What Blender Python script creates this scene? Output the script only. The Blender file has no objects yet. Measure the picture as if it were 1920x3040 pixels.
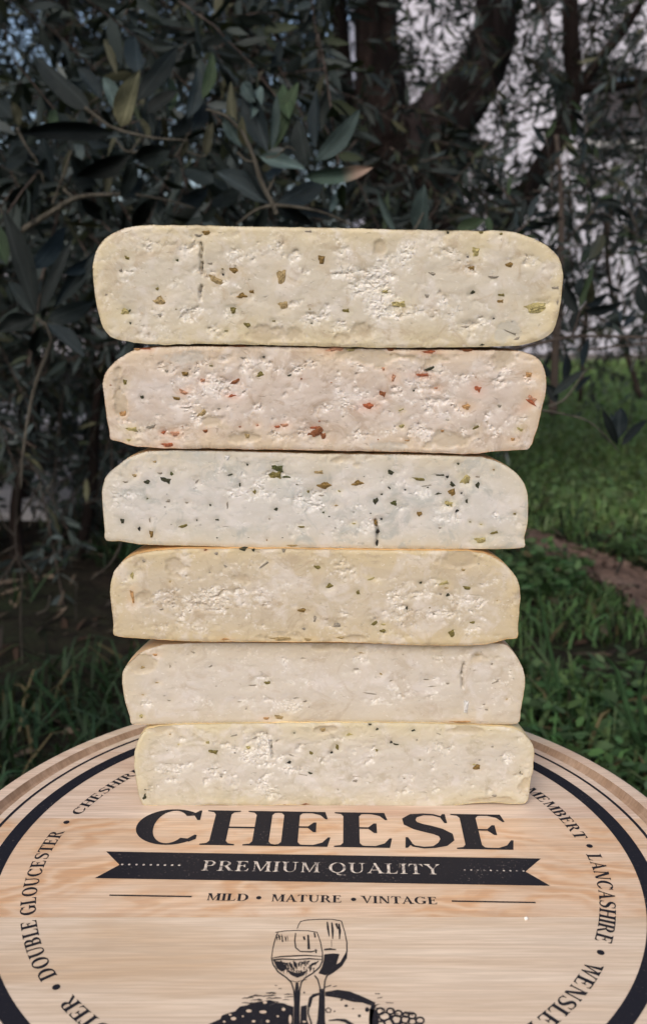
import bpy, bmesh, math, random
import numpy as np
from mathutils import Vector, Matrix
from mathutils.geometry import delaunay_2d_cdt

random.seed(7)
rng = np.random.default_rng(11)
sc = bpy.context.scene
C = sc.collection
rad = math.radians

# ------------------------------------------------------------------ camera, sky, sun, exposure
BR = 0.16                      # board radius in metres
ZB = 0.324                     # height of the board's top above the ground
FPX, PITCH, YAW, ROLL = 2749.6, 0.2301, -0.0043, 0.0023
CAM = Vector((0.0, -2.1142 * BR, ZB + 1.4098 * BR))
PW, PH = 1920.0, 3040.0


def ray(x, y):
    """direction of the photograph's pixel (x, y) in the world"""
    u = (x - PW / 2) / FPX
    v = -(y - PH / 2) / FPX
    c, s = math.cos(ROLL), math.sin(ROLL)
    u, v = c * u - s * v, s * u + c * v
    cp, sp = math.cos(PITCH), math.sin(PITCH)
    d = (u, cp + v * sp, -sp + v * cp)
    c, s = math.cos(YAW), math.sin(YAW)
    return Vector((c * d[0] - s * d[1], s * d[0] + c * d[1], d[2]))


def at(x, y, Y):
    d = ray(x, y)
    return CAM + d * ((Y - CAM.y) / d.y)


def on(x, y, Z):
    d = ray(x, y)
    return CAM + d * ((Z - CAM.z) / d.z)


cam_d = bpy.data.cameras.new('camera')
cam = bpy.data.objects.new('camera', cam_d)
C.objects.link(cam)
fwd = ray(PW / 2, PH / 2).normalized()
rgt = (ray(PW / 2 + 1000, PH / 2) - ray(PW / 2, PH / 2)).normalized()
upv = rgt.cross(fwd)
cam.matrix_world = Matrix(((rgt.x, upv.x, -fwd.x, CAM.x), (rgt.y, upv.y, -fwd.y, CAM.y),
                           (rgt.z, upv.z, -fwd.z, CAM.z), (0, 0, 0, 1)))
cam_d.sensor_fit = 'VERTICAL'
cam_d.sensor_height = 36
cam_d.sensor_width = 36
cam_d.lens = 36 * FPX / PH
cam_d.clip_start = 0.02
cam_d.clip_end = 2000
cam_d.dof.use_dof = True
cam_d.dof.focus_distance = 0.40
cam_d.dof.aperture_fstop = 13.5
sc.camera = cam

SUN_EL, SUN_AZ = rad(45), rad(200)       # azimuth clockwise from +Y: behind the camera, a little to the left
w = bpy.data.worlds.new('World')
sc.world = w
w.use_nodes = True
nt = w.node_tree
bg = nt.nodes['Background']
sky = nt.nodes.new('ShaderNodeTexSky')
sky.sky_type = 'NISHITA'
sky.sun_disc = False
sky.sun_elevation = SUN_EL
sky.sun_rotation = SUN_AZ
sky.air_density = 1.0
sky.dust_density = 4.5
sky.ozone_density = 1.0
nt.links.new(sky.outputs[0], bg.inputs[0])
bg.inputs[1].default_value = 0.15
sun_d = bpy.data.lights.new('sun', 'SUN')
sun_d.energy = 1.0
sun_d.angle = rad(40)
sun_d.color = (1.0, 0.97, 0.93)
sun = bpy.data.objects.new('sun', sun_d)
C.objects.link(sun)
sdir = Vector((math.sin(SUN_AZ) * math.cos(SUN_EL), math.cos(SUN_AZ) * math.cos(SUN_EL), math.sin(SUN_EL)))
sun.rotation_euler = sdir.to_track_quat('Z', 'Y').to_euler()
sun.location = sdir * 20
sc.view_settings.view_transform = 'Standard'
sc.view_settings.look = 'None'
sc.view_settings.gamma = 1
sc.view_settings.exposure = 0.36
sc.render.engine = 'CYCLES'
sc.cycles.use_denoising = True
sc.cycles.max_bounces = 5
sc.cycles.diffuse_bounces = 3
sc.cycles.glossy_bounces = 2
sc.cycles.use_adaptive_sampling = True
sc.cycles.adaptive_threshold = 0.02
sc.cycles.sample_clamp_indirect = 6


# ------------------------------------------------------------------ helpers
def srgb(r, g, b):
    f = lambda c: (c / 255 / 12.92) if c / 255 <= 0.04045 else ((c / 255 + 0.055) / 1.055) ** 2.4
    return (f(r), f(g), f(b), 1)


class NT:
    """small helper around a material's node tree"""
    def __init__(s, name, rough=0.6, spec=0.3):
        s.m = bpy.data.materials.new(name)
        s.m.use_nodes = True
        s.t = s.m.node_tree
        s.b = s.t.nodes['Principled BSDF']
        s.b.inputs['Roughness'].default_value = rough
        s.b.inputs['Specular IOR Level'].default_value = spec
        s.co = None

    def n(s, kind, **kw):
        x = s.t.nodes.new('ShaderNode' + kind)
        for k, v in kw.items():
            if k.startswith('i_'):
                x.inputs[k[2:].replace('_', ' ')].default_value = v
            else:
                setattr(x, k, v)
        return x

    def l(s, a, b):
        s.t.links.new(a, b)

    def coord(s, scale=(1, 1, 1), rot=(0, 0, 0), loc=(0, 0, 0), src='Object'):
        c = s.n('TexCoord')
        mp = s.n('Mapping')
        mp.inputs['Scale'].default_value = scale
        mp.inputs['Rotation'].default_value = rot
        mp.inputs['Location'].default_value = loc
        s.l(c.outputs[src], mp.inputs[0])
        return mp.outputs[0]

    def noise(s, vec, scale, detail=4, rough=0.55, dist=0.0):
        x = s.n('TexNoise')
        x.inputs['Scale'].default_value = scale
        x.inputs['Detail'].default_value = detail
        x.inputs['Roughness'].default_value = rough
        x.inputs['Distortion'].default_value = dist
        s.l(vec, x.inputs['Vector'])
        return x.outputs['Fac']

    def ramp(s, fac, stops, interp='LINEAR'):
        r = s.n('ValToRGB')
        r.color_ramp.interpolation = interp
        e = r.color_ramp.elements
        while len(e) < len(stops):
            e.new(0.5)
        for el, (p, c) in zip(e, stops):
            el.position = p
            el.color = c if len(c) == 4 else (*c, 1)
        s.l(fac, r.inputs[0])
        return r.outputs[0]

    def mix(s, fac, a, b, mode='MIX'):
        x = s.n('Mix', data_type='RGBA', blend_type=mode)
        for sock, v in ((x.inputs[0], fac), (x.inputs[6], a), (x.inputs[7], b)):
            if hasattr(v, 'is_linked') or hasattr(v, 'links'):
                s.l(v, sock)
            else:
                sock.default_value = v
        return x.outputs[2]

    def attr(s, name, out='Fac'):
        a = s.n('Attribute', attribute_name=name)
        return a.outputs[out]

    def math(s, op, a, b=0.0):
        x = s.n('Math', operation=op)
        for sock, v in ((x.inputs[0], a), (x.inputs[1], b)):
            if hasattr(v, 'links'):
                s.l(v, sock)
            else:
                sock.default_value = v
        return x.outputs[0]

    def color(s, c):
        if hasattr(c, 'links'):
            s.l(c, s.b.inputs['Base Color'])
        else:
            s.b.inputs['Base Color'].default_value = c
        return s

    def bump(s, h, dist=0.001, strength=0.6):
        b = s.n('Bump')
        b.inputs['Strength'].default_value = strength
        b.inputs['Distance'].default_value = dist
        s.l(h, b.inputs['Height'])
        s.l(b.outputs[0], s.b.inputs['Normal'])
        return s


def tag(o, label=None, cat=None, group=None, kind=None):
    if label: o['label'] = label
    if cat: o['category'] = cat
    if group: o['group'] = group
    if kind: o['kind'] = kind
    return o


def link(name, me, mat=None, parent=None):
    o = bpy.data.objects.new(name, me)
    C.objects.link(o)
    if mat is not None and me is not None and not me.materials:
        me.materials.append(mat)
    if parent is not None:
        o.parent = parent
    return o


def empty(name, loc=(0, 0, 0)):
    o = bpy.data.objects.new(name, None)
    o.empty_display_size = 0.05
    o.location = loc
    C.objects.link(o)
    return o


def put(o, parent):
    """parent o while keeping its world-space vertices"""
    o.parent = parent
    o.matrix_parent_inverse = Matrix.Translation(parent.location).inverted()
    return o


def pyd(name, v, f, smooth=False):
    me = bpy.data.meshes.new(name)
    me.from_pydata([tuple(p) for p in v], [], [tuple(q) for q in f])
    if smooth:
        me.polygons.foreach_set('use_smooth', [True] * len(me.polygons))
    me.update()
    return me


def npmesh(name, v, f, col=None, smooth=False):
    """big meshes: v (n,3), f (m,k) arrays; col one rgb for each vertex"""
    v = np.ascontiguousarray(v, np.float32)
    f = np.ascontiguousarray(f, np.int32)
    me = bpy.data.meshes.new(name)
    me.vertices.add(len(v))
    me.vertices.foreach_set('co', v.ravel())
    k = f.shape[1]
    me.loops.add(f.size)
    me.loops.foreach_set('vertex_index', f.ravel())
    me.polygons.add(len(f))
    me.polygons.foreach_set('loop_start', np.arange(0, f.size, k, dtype=np.int32))
    if smooth:
        me.polygons.foreach_set('use_smooth', np.ones(len(f), bool))
    if col is not None:
        a = me.attributes.new('col', 'FLOAT_COLOR', 'POINT')
        c4 = np.ones((len(v), 4), np.float32)
        c4[:, :3] = col
        a.data.foreach_set('color', c4.ravel())
    me.update(calc_edges=True)
    return me


def _h(ix, iy, iz, seed):
    n = (ix * 374761393 + iy * 668265263 + iz * 2147483647 + seed * 1274126177) & 0xffffffff
    n = ((n ^ (n >> 13)) * 1274126177) & 0xffffffff
    n = (n ^ (n >> 16)) & 0xffffffff
    return n / 4294967295.0


def vnoise(p, seed=0):
    p = np.asarray(p, float)
    i = np.floor(p).astype(np.int64)
    f = p - i
    f = f * f * (3 - 2 * f)
    o = 0
    for dx in (0, 1):
        for dy in (0, 1):
            for dz in (0, 1):
                wx = f[:, 0] if dx else 1 - f[:, 0]
                wy = f[:, 1] if dy else 1 - f[:, 1]
                wz = f[:, 2] if dz else 1 - f[:, 2]
                o = o + wx * wy * wz * _h(i[:, 0] + dx, i[:, 1] + dy, i[:, 2] + dz, seed)
    return o


def fbm(p, seed=0, octv=4, gain=0.5):
    p = np.asarray(p, float)
    a, s, t = 1.0, 0.0, 0.0
    for k in range(octv):
        s = s + a * vnoise(p * (2.03 ** k) + 17.3 * k, seed + k)
        t += a
        a *= gain
    return s / t          # 0..1


def tube(pts, radii, seg=8, bump=0.0, bscale=20.0, seed=0, cap=True, sub=0):
    """a tapered tube along points, as vertex and face lists"""
    pts = [Vector(p) for p in pts]
    if sub:
        P, Rr = [], []
        n = len(pts)
        for i in range(n - 1):
            p0, p1, p2, p3 = pts[max(i - 1, 0)], pts[i], pts[i + 1], pts[min(i + 2, n - 1)]
            for k in range(sub):
                t = k / sub
                P.append(0.5 * ((2 * p1) + (p2 - p0) * t + (2 * p0 - 5 * p1 + 4 * p2 - p3) * t * t + (3 * p1 - p0 - 3 * p2 + p3) * t ** 3))
                Rr.append(radii[i] * (1 - t) + radii[i + 1] * t)
        P.append(pts[-1]); Rr.append(radii[-1])
        pts, radii = P, Rr
    v, f = [], []
    ref = Vector((0.3, 0.9, 0.2))
    for i, p in enumerate(pts):
        d = (pts[min(i + 1, len(pts) - 1)] - pts[max(i - 1, 0)]).normalized()
        a = d.cross(ref)
        if a.length < 1e-4: a = d.cross(Vector((1, 0, 0)))
        a.normalize()
        b = d.cross(a)
        for k in range(seg):
            t = 2 * math.pi * k / seg
            v.append(p + (a * math.cos(t) + b * math.sin(t)) * radii[i])
    if bump:
        arr = np.array([tuple(q) for q in v])
        n = fbm(arr * np.array([bscale, bscale, bscale * 0.35]), seed, 4, 0.6) - 0.5
        ctr = np.repeat(np.array([tuple(q) for q in pts]), seg, 0)
        arr = arr + (arr - ctr) * (n * bump)[:, None]
        v = [Vector(q) for q in arr]
    for i in range(len(pts) - 1):
        for k in range(seg):
            k2 = (k + 1) % seg
            f.append((i * seg + k, i * seg + k2, (i + 1) * seg + k2, (i + 1) * seg + k))
    if cap:
        f.append(tuple(range(seg))[::-1])
        f.append(tuple((len(pts) - 1) * seg + k for k in range(seg)))
    return v, f


def join(parts):
    V, F = [], []
    for v, f in parts:
        o = len(V)
        V += list(v)
        F += [tuple(i + o for i in q) for q in f]
    return V, F


def box(x0, x1, y0, y1, z0, z1):
    v = [(x0, y0, z0), (x1, y0, z0), (x1, y1, z0), (x0, y1, z0), (x0, y0, z1), (x1, y0, z1), (x1, y1, z1), (x0, y1, z1)]
    return v, [(0, 3, 2, 1), (4, 5, 6, 7), (0, 1, 5, 4), (1, 2, 6, 5), (2, 3, 7, 6), (3, 0, 4, 7)]


# ------------------------------------------------------------------ materials
def mat_ground():
    t = NT('soil_and_moss', 0.95, 0.1)
    v = t.coord()
    a = t.noise(v, 3.0, 6, 0.6)
    b = t.noise(v, 38.0, 5, 0.65)
    c1 = t.ramp(a, [(0.35, (0.024, 0.017, 0.013)), (0.55, (0.015, 0.016, 0.009)), (0.7, (0.012, 0.018, 0.008))])
    c2 = t.mix(t.ramp(b, [(0.4, (0, 0, 0)), (0.65, (1, 1, 1))]), c1, (0.008, 0.006, 0.005, 1))
    t.color(c2).bump(b, 0.02, 0.8)
    return t.m


def mat_path():
    t = NT('red_brown_earth', 0.95, 0.1)
    v = t.coord()
    a = t.noise(v, 9.0, 6, 0.65)
    b = t.noise(v, 70.0, 5, 0.7)
    c = t.ramp(a, [(0.3, (0.085, 0.058, 0.047)), (0.5, (0.165, 0.110, 0.088)), (0.7, (0.235, 0.168, 0.138))])
    c = t.mix(t.ramp(b, [(0.35, (1, 1, 1)), (0.55, (0, 0, 0))]), c, (0.05, 0.034, 0.028, 1))
    t.color(c).bump(b, 0.015, 0.9)
    return t.m


def mat_plaster():
    t = NT('white_plaster', 0.85, 0.2)
    v = t.coord()
    a = t.noise(v, 1.3, 6, 0.6)
    b = t.noise(v, 24.0, 5, 0.6)
    c = t.ramp(a, [(0.3, (0.46, 0.45, 0.51)), (0.55, (0.57, 0.56, 0.63)), (0.75, (0.64, 0.63, 0.70))])
    c = t.mix(t.ramp(b, [(0.58, (0, 0, 0)), (0.72, (0.5, 0.5, 0.5))]), c, (0.33, 0.32, 0.34, 1))
    t.color(c).bump(b, 0.004, 0.5)
    return t.m


def mat_plain(name, col, rough=0.6, spec=0.3, var=0.0, scale=30.0, bump=0.0):
    t = NT(name, rough, spec)
    c = tuple(col[:3])
    if var:
        n = t.noise(t.coord(), scale, 4, 0.6)
        t.color(t.ramp(n, [(0.3, tuple(x * (1 - var) for x in c)), (0.7, tuple(min(1, x * (1 + var)) for x in c))]))
        if bump: t.bump(n, bump, 0.7)
    else:
        t.color((*c, 1))
    return t.m


def mat_bark(name, c0, c1, c2, scale=14):
    t = NT(name, 0.9, 0.15)
    v = t.coord((1, 1, 0.25))
    a = t.noise(v, scale, 7, 0.65, 0.6)
    b = t.noise(v, scale * 5, 5, 0.7)
    c = t.ramp(a, [(0.32, c0), (0.5, c1), (0.7, c2)])
    h = t.math('ADD', a, t.math('MULTIPLY', b, 0.4))
    t.color(c).bump(h, 0.02, 0.9)
    return t.m


def mat_leafstuff(name, rough=0.45, spec=0.4, trans=0.1):
    t = NT(name, rough, spec * .25)
    c = t.attr('col', 'Color')
    t.color(c)
    t.b.inputs['Transmission Weight'].default_value = 0.0
    if trans:
        tr = t.n('BsdfTranslucent')
        t.l(t.mix(1.0, c, (1.3, 1.5, 0.6, 1), 'MULTIPLY'), tr.inputs[0])
        ms = t.n('MixShader')
        ms.inputs[0].default_value = trans
        t.l(t.b.outputs[0], ms.inputs[1])
        t.l(tr.outputs[0], ms.inputs[2])
        out = [n for n in t.t.nodes if n.type == 'OUTPUT_MATERIAL'][0]
        t.l(ms.outputs[0], out.inputs[0])
    return t.m


def mat_leaf(name, col, tip=None):
    """a near leaf: object x runs from the stalk (0) to the tip (1), y across"""
    t = NT(name, 0.5, 0.09)
    v = t.coord()
    n = t.noise(t.coord((4, 14, 4)), 1.6, 4, 0.6)
    lo = tuple(x * 0.72 for x in col[:3])
    hi = tuple(min(1, x * 1.3) for x in col[:3])
    c = t.ramp(n, [(0.3, lo), (0.7, hi)])
    sx = t.n('SeparateXYZ')
    t.l(v, sx.inputs[0])
    ab = t.math('ABSOLUTE', sx.outputs[1])
    c = t.mix(t.ramp(ab, [(0.0, (0.55, 0.55, 0.55)), (0.05, (0, 0, 0))]), c, (*[min(1, x * 2.2 + 0.01) for x in col[:3]], 1))
    if tip:
        c = t.mix(t.ramp(sx.outputs[0], [(0.56, (0, 0, 0)), (0.78, (1, 1, 1))]), c, (*tip, 1))
    inf = t.n('ObjectInfo')
    hv = t.n('HueSaturation')
    t.l(t.math('ADD', t.math('MULTIPLY', inf.outputs['Random'], 0.7), 0.6), hv.inputs['Value'])
    t.l(c, hv.inputs['Color'])
    t.color(hv.outputs[0]).bump(n, 0.05, 0.25)
    return t.m


M = {}
M['ground'] = mat_ground()
M['earth'] = mat_path()
M['plaster'] = mat_plaster()
M['bark'] = mat_bark('olive_bark_dark', (0.004, 0.003, 0.003), (0.012, 0.008, 0.007), (0.036, 0.024, 0.021))
M['bark_pale'] = mat_bark('olive_bark_grey', (0.008, 0.006, 0.006), (0.028, 0.021, 0.021), (0.065, 0.052, 0.054), 10)
M['twig'] = mat_bark('grey_green_twig', (0.035, 0.031, 0.025), (0.08, 0.073, 0.058), (0.14, 0.128, 0.105), 40)
M['twig_brown'] = mat_bark('brown_twig', (0.030, 0.023, 0.020), (0.070, 0.055, 0.047), (0.12, 0.095, 0.08), 40)
M['dry'] = mat_bark('dry_stalk', (0.022, 0.019, 0.016), (0.05, 0.043, 0.036), (0.09, 0.078, 0.065), 60)
M['crown'] = mat_leafstuff('olive_foliage', 0.5, 0.35, 0.06)
M['grass'] = mat_leafstuff('grass_blade', 0.55, 0.3, 0.2)
M['l_dark'] = mat_leaf('leaf_dark_green', (0.0085, 0.0120, 0.0118))
M['l_teal'] = mat_leaf('leaf_grey_teal', (0.042, 0.062, 0.060))
M['l_blue'] = mat_leaf('leaf_blue_green', (0.0145, 0.0215, 0.0240))
M['l_green'] = mat_leaf('leaf_mid_green', (0.022, 0.035, 0.018))
M['l_pale'] = mat_leaf('leaf_young_yellow_green', (0.105, 0.105, 0.066))
M['l_olive'] = mat_leaf('leaf_olive_brown', (0.036, 0.037, 0.023))
M['l_tip'] = mat_leaf('leaf_with_dry_tip', (0.036, 0.058, 0.048), (0.16, 0.115, 0.092))
M['under'] = mat_plain('leaf_silver_underside', (0.03, 0.036, 0.032), 0.7, 0.2)

# ------------------------------------------------------------------ ground, earth track, walls, house
gx = np.concatenate([-np.geomspace(260, 3.2, 16), np.linspace(-3, 3.5, 76), np.geomspace(3.8, 260, 16)])
gy = np.concatenate([-np.geomspace(260, 1.2, 14), np.linspace(-1, 8, 90), np.geomspace(8.4, 420, 16)])


def ground_z(x, y):
    p = np.stack([np.asarray(x, float), np.asarray(y, float), np.zeros(np.shape(x))], 1)
    near = np.exp(-(p[:, 0] ** 2 + (p[:, 1] - 2) ** 2) / 30.0)
    return (fbm(p * 1.6, 3, 3) - 0.5) * 0.07 * near


XX, YY = np.meshgrid(gx, gy)
gv = np.stack([XX.ravel(), YY.ravel(), ground_z(XX.ravel(), YY.ravel())], 1)
nx = len(gx)
ii, jj = np.meshgrid(np.arange(nx - 1), np.arange(len(gy) - 1))
q = (jj * nx + ii).ravel()
gf = np.stack([q, q + 1, q + 1 + nx, q + nx], 1)
tag(link('ground', npmesh('ground', gv, gf, smooth=True), M['ground']), kind='structure')

# bare earth track that crosses the lawn on the right
TR_UP = [on(1380, 1560, 0), on(1560, 1590, 0), on(1700, 1632, 0), on(1820, 1668, 0), on(1960, 1715, 0), on(2200, 1790, 0)]
TR_LO = [on(1380, 1610, 0), on(1560, 1652, 0), on(1700, 1692, 0), on(1790, 1735, 0), on(1880, 1830, 0), on(2200, 2050, 0)]


def poly_resample(pts, n):
    pts = [Vector(p) for p in pts]
    L = [0]
    for a, b in zip(pts, pts[1:]): L.append(L[-1] + (b - a).length)
    out = []
    for k in range(n):
        s = L[-1] * k / (n - 1)
        i = max(j for j in range(len(L)) if L[j] <= s + 1e-9)
        i = min(i, len(pts) - 2)
        t = (s - L[i]) / (L[i + 1] - L[i] + 1e-12)
        out.append(pts[i].lerp(pts[i + 1], t))
    return out


ua, la = poly_resample(TR_UP, 60), poly_resample(TR_LO, 60)
tv = []
for a, b in zip(ua, la):
    for k in range(13):
        p = a.lerp(b, k / 12)
        p.x += random.uniform(-.012, .012)
        p.y += random.uniform(-.012, .012)
        tv.append(p)
ta = np.array([tuple(p) for p in tv])
ta[:, 2] = ground_z(ta[:, 0], ta[:, 1]) + 0.004 + 0.008 * fbm(ta * 22, 5, 3)
tf = [(i * 13 + k, i * 13 + k + 1, (i + 1) * 13 + k + 1, (i + 1) * 13 + k) for i in range(59) for k in range(12)]
tag(link('earth_path', npmesh('earth_path', ta, np.array(tf), smooth=True), M['earth']), kind='structure')
TRACK = np.array([[p.x, p.y] for p in ua] + [[p.x, p.y] for p in la[::-1]])


def inside(poly, x, y):
    r = np.zeros(len(x), bool)
    n = len(poly)
    for i in range(n):
        x1, y1 = poly[i]
        x2, y2 = poly[(i + 1) % n]
        c = ((y1 > y) != (y2 > y)) & (x < (x2 - x1) * (y - y1) / (y2 - y1 + 1e-12) + x1)
        r ^= c
    return r


# pale paving at the left edge, seen between the shrub's twigs
pv = empty('stone_paving', (0, 0, 0))
tag(pv, kind='structure')
slab_m = mat_plain('pale_stone', (0.42, 0.41, 0.42), 0.85, 0.2, 0.18, 9, 0.004)
for i in range(4):
    for j in range(6):
        x0 = -2.30 + i * 0.42 - j * .05 + (.06 if j % 2 else 0)
        y0 = 1.95 + j * 0.40 + random.uniform(-.01, .01)
        vv, ff = box(x0, x0 + 0.40, y0, y0 + 0.40, -0.03, 0.014 + random.uniform(-.004, .004))
        link('paving_slab', pyd('paving_slab', vv, ff), slab_m, pv)

# house on the right behind the tree: plaster wall with one window over a stone sill
HY = 7.6
house = empty('white_house', (2.6, HY, 0))
tag(house, 'white plastered house wall with a dark window behind the olive tree', 'house')
wx0, wx1 = at(1735, 400, HY).x, at(2140, 400, HY).x
wz0, wz1 = at(1800, 420, HY).z, at(1800, 205, HY).z
hx0, hx1, hz = at(1075, 400, HY).x, 6.0, 3.6
parts = [box(hx0, wx0, HY, HY + .3, -.1, hz), box(wx1, hx1, HY, HY + .3, -.1, hz),
         box(wx0, wx1, HY, HY + .3, -.1, wz0), box(wx0, wx1, HY, HY + .3, wz1, hz)]
put(link('wall', pyd('wall', *join(parts)), M['plaster']), house)
put(link('side_wall', pyd('side_wall', *box(hx0, hx0 + .3, HY + .302, HY + 4, -.1, hz)), M['plaster']), house)
put(link('plinth', pyd('plinth', *box(hx0 - .02, hx1, HY - .03, HY - .002, -.1, 0.07)), mat_plain('plinth_grey', (0.13, 0.12, 0.115), 0.9, 0.1, 0.3, 12)), house)
win = put(link('window', pyd('window', *join([box(wx0, wx0 + .05, HY + .06, HY + .11, wz0, wz1), box(wx1 - .05, wx1, HY + .06, HY + .11, wz0, wz1),
                                              box(wx0 + .05, wx1 - .05, HY + .06, HY + .11, wz0, wz0 + .05), box(wx0 + .05, wx1 - .05, HY + .06, HY + .11, wz1 - .05, wz1)])),
               mat_plain('window_frame_grey', (0.10, 0.10, 0.11), 0.5)), house)
sill = link('sill', pyd('sill', *box(wx0 - .06, wx1 + .06, HY - .09, HY + .05, wz0 - .055, wz0 - .003)), mat_plain('pale_sill', (0.80, 0.79, 0.78), 0.7, 0.2, 0.06, 8))
sill.parent = win
nsl = 9
for k in range(nsl):
    z0 = wz0 + .052 + (wz1 - wz0 - .104) * k / nsl
    z1 = wz0 + .052 + (wz1 - wz0 - .104) * (k + 0.9) / nsl
    s_ = link('shutter_slat', pyd('shutter_slat', *box(wx0 + .052, wx1 - .052, HY + .10, HY + .125, z0, z1)), M.setdefault('slat', mat_plain('shutter_brown_grey', (0.055, 0.050, 0.055), 0.6, 0.3, 0.2, 20)))
    s_.parent = win

# low garden wall behind everything on the left
lw = empty('garden_wall', (-3, 8.4, 0))
tag(lw, 'low pale plastered garden wall behind the shrub on the left', 'wall')
put(link('wall', pyd('wall', *box(-9, hx0 - .05, 8.4, 8.6, -.1, 0.86)), M['plaster']), lw)
put(link('coping', pyd('coping', *box(-9, hx0 - .05, 8.36, 8.64, 0.862, 0.92)), M['plaster']), lw)


# ------------------------------------------------------------------ leaves and foliage
def leaf_cloud(base, axis, normal, length, width, fold=0.25, curl=0.15):
    """n small leaves, 8 vertices and 8 triangles each"""
    n = len(base)
    side = np.cross(normal, axis)
    side /= np.linalg.norm(side, axis=1)[:, None] + 1e-9
    nor = np.cross(axis, side)
    L, W = length[:, None], width[:, None]
    def P(a, s, u):
        return base + axis * (a * L) + side * (s * W * 0.5) + nor * (u * W - curl * a * a * L)
    v = np.stack([P(0, 0, 0), P(.30, .92, fold * .5), P(.68, .80, fold * .4), P(1, 0, 0), P(.68, -.80, fold * .4), P(.30, -.92, fold * .5), P(.30, 0, 0), P(.68, 0, 0)], 1)
    t = np.array([[0, 6, 1], [1, 6, 7], [1, 7, 2], [2, 7, 3], [3, 7, 4], [4, 7, 6], [4, 6, 5], [5, 6, 0]])
    f = (np.arange(n) * 8)[:, None, None] + t[None]
    return v.reshape(-1, 3), f.reshape(-1, 3)


def unit(a):
    return a / (np.linalg.norm(a, axis=-1, keepdims=True) + 1e-9)


PAL = np.array([[0.017, 0.023, 0.021], [0.024, 0.031, 0.029], [0.033, 0.043, 0.043], [0.028, 0.035, 0.021], [0.060, 0.070, 0.068], [0.048, 0.049, 0.030]])
PALW = np.array([.28, .26, .20, .12, .09, .05])


def foliage(name, spots, parent, leaf=(0.040, 0.062), twig=(0.12, 0.28), seed=1, droop=0.35, wfac=0.19, tone=1.0, twigs=True):
    """sprigs at the given spots: a thin drooping twig with pairs of narrow leaves"""
    r = np.random.default_rng(seed)
    n = len(spots)
    d = unit(r.normal(size=(n, 3)) * np.array([1, 1, .8]) - np.array([0, 0, droop]))
    ln = r.uniform(*twig, n)
    B, A, Nn, LL, WW, CC = [], [], [], [], [], []
    tw = []
    for k in range(9):
        t = (k + 0.6) / 9
        pos = spots + d * (ln * t)[:, None] - np.array([0, 0, 1]) * (0.25 * ln * t * t)[:, None]
        for s in (0, 1):
            rv = r.normal(size=(n, 3))
            per = unit(np.cross(d, rv))
            ax = unit(d * r.uniform(.5, 1.0, (n, 1)) + per * r.uniform(.5, 1.1, (n, 1)) - np.array([0, 0, .15]))
            B.append(pos); A.append(ax)
            Nn.append(unit(r.normal(size=(n, 3)) + np.array([0, -.2, .5])))
            l = r.uniform(*leaf, n) * (1 - 0.25 * t)
            LL.append(l); WW.append(l * r.uniform(wfac * .8, wfac * 1.25, n))
            c = PAL[r.choice(len(PAL), n, p=PALW)] * r.uniform(.6, 1.6, (n, 1)) * tone * 1.15
            CC.append(c)
    B, A, Nn, LL, WW, CC = map(np.concatenate, (B, A, Nn, LL, WW, CC))
    v, f = leaf_cloud(B, A, Nn, LL, WW)
    o = link(name, npmesh(name, v, f, np.repeat(CC, 8, 0)), M['crown'])
    tag(o, kind='stuff')
    put(o, parent)
    if twigs:
        m = 4
        T = np.linspace(0, 1, m)
        rr = 0.0016
        P = spots[:, None] + d[:, None] * (ln[:, None] * T)[..., None] - np.array([0, 0, 1]) * (0.25 * ln[:, None] * T * T)[..., None]
        offs = np.array([[1, 0, -.5], [-1, 0, -.5], [0, .6, .9]]) * rr
        V = (P[:, :, None] + offs[None, None]).reshape(-1, 3)
        base = (np.arange(n) * m * 3)[:, None]
        fs = []
        for i in range(m - 1):
            for k in range(3):
                fs.append(np.concatenate([base + i * 3 + k, base + i * 3 + (k + 1) % 3, base + (i + 1) * 3 + (k + 1) % 3, base + (i + 1) * 3 + k], 1))
        to = link('twigs', npmesh('twigs', V, np.concatenate(fs)), M['twig_brown'])
        tag(to, kind='stuff')
        put(to, parent)
    return o


def spots_px(n, x0, x1, y0, y1, Y0, Y1, seed, keep=None):
    r = np.random.default_rng(seed)
    out = []
    for _ in range(n):
        x, y, Y = r.uniform(x0, x1), r.uniform(y0, y1), r.uniform(Y0, Y1)
        if keep is not None and r.random() > keep(x, y):
            continue
        p = at(x, y, Y)
        if p.z > 0.03:
            out.append(tuple(p))
    return np.array(out)


TY = 2.4                       # the main olive tree stands here
tree = empty('olive_tree', (at(1236, 1430, TY).x, TY, 0))
tag(tree, 'old olive tree with dark forked trunk rising behind the cheese stack', 'tree', 'trees and shrubs in the garden')


def limb(name, px, r, mat, parent, Y=TY, dY=0.0, bump=0.35, seg=14, seed=0, sub=6, bscale=16):
    n = len(px)
    pts = [at(x, y, Y + dY * i / max(1, n - 1)) for i, (x, y) in enumerate(px)]
    v, f = tube(pts, r, seg, bump, bscale, seed, True, sub)
    return put(link(name, pyd(name, v, f, True), mat), parent)


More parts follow.
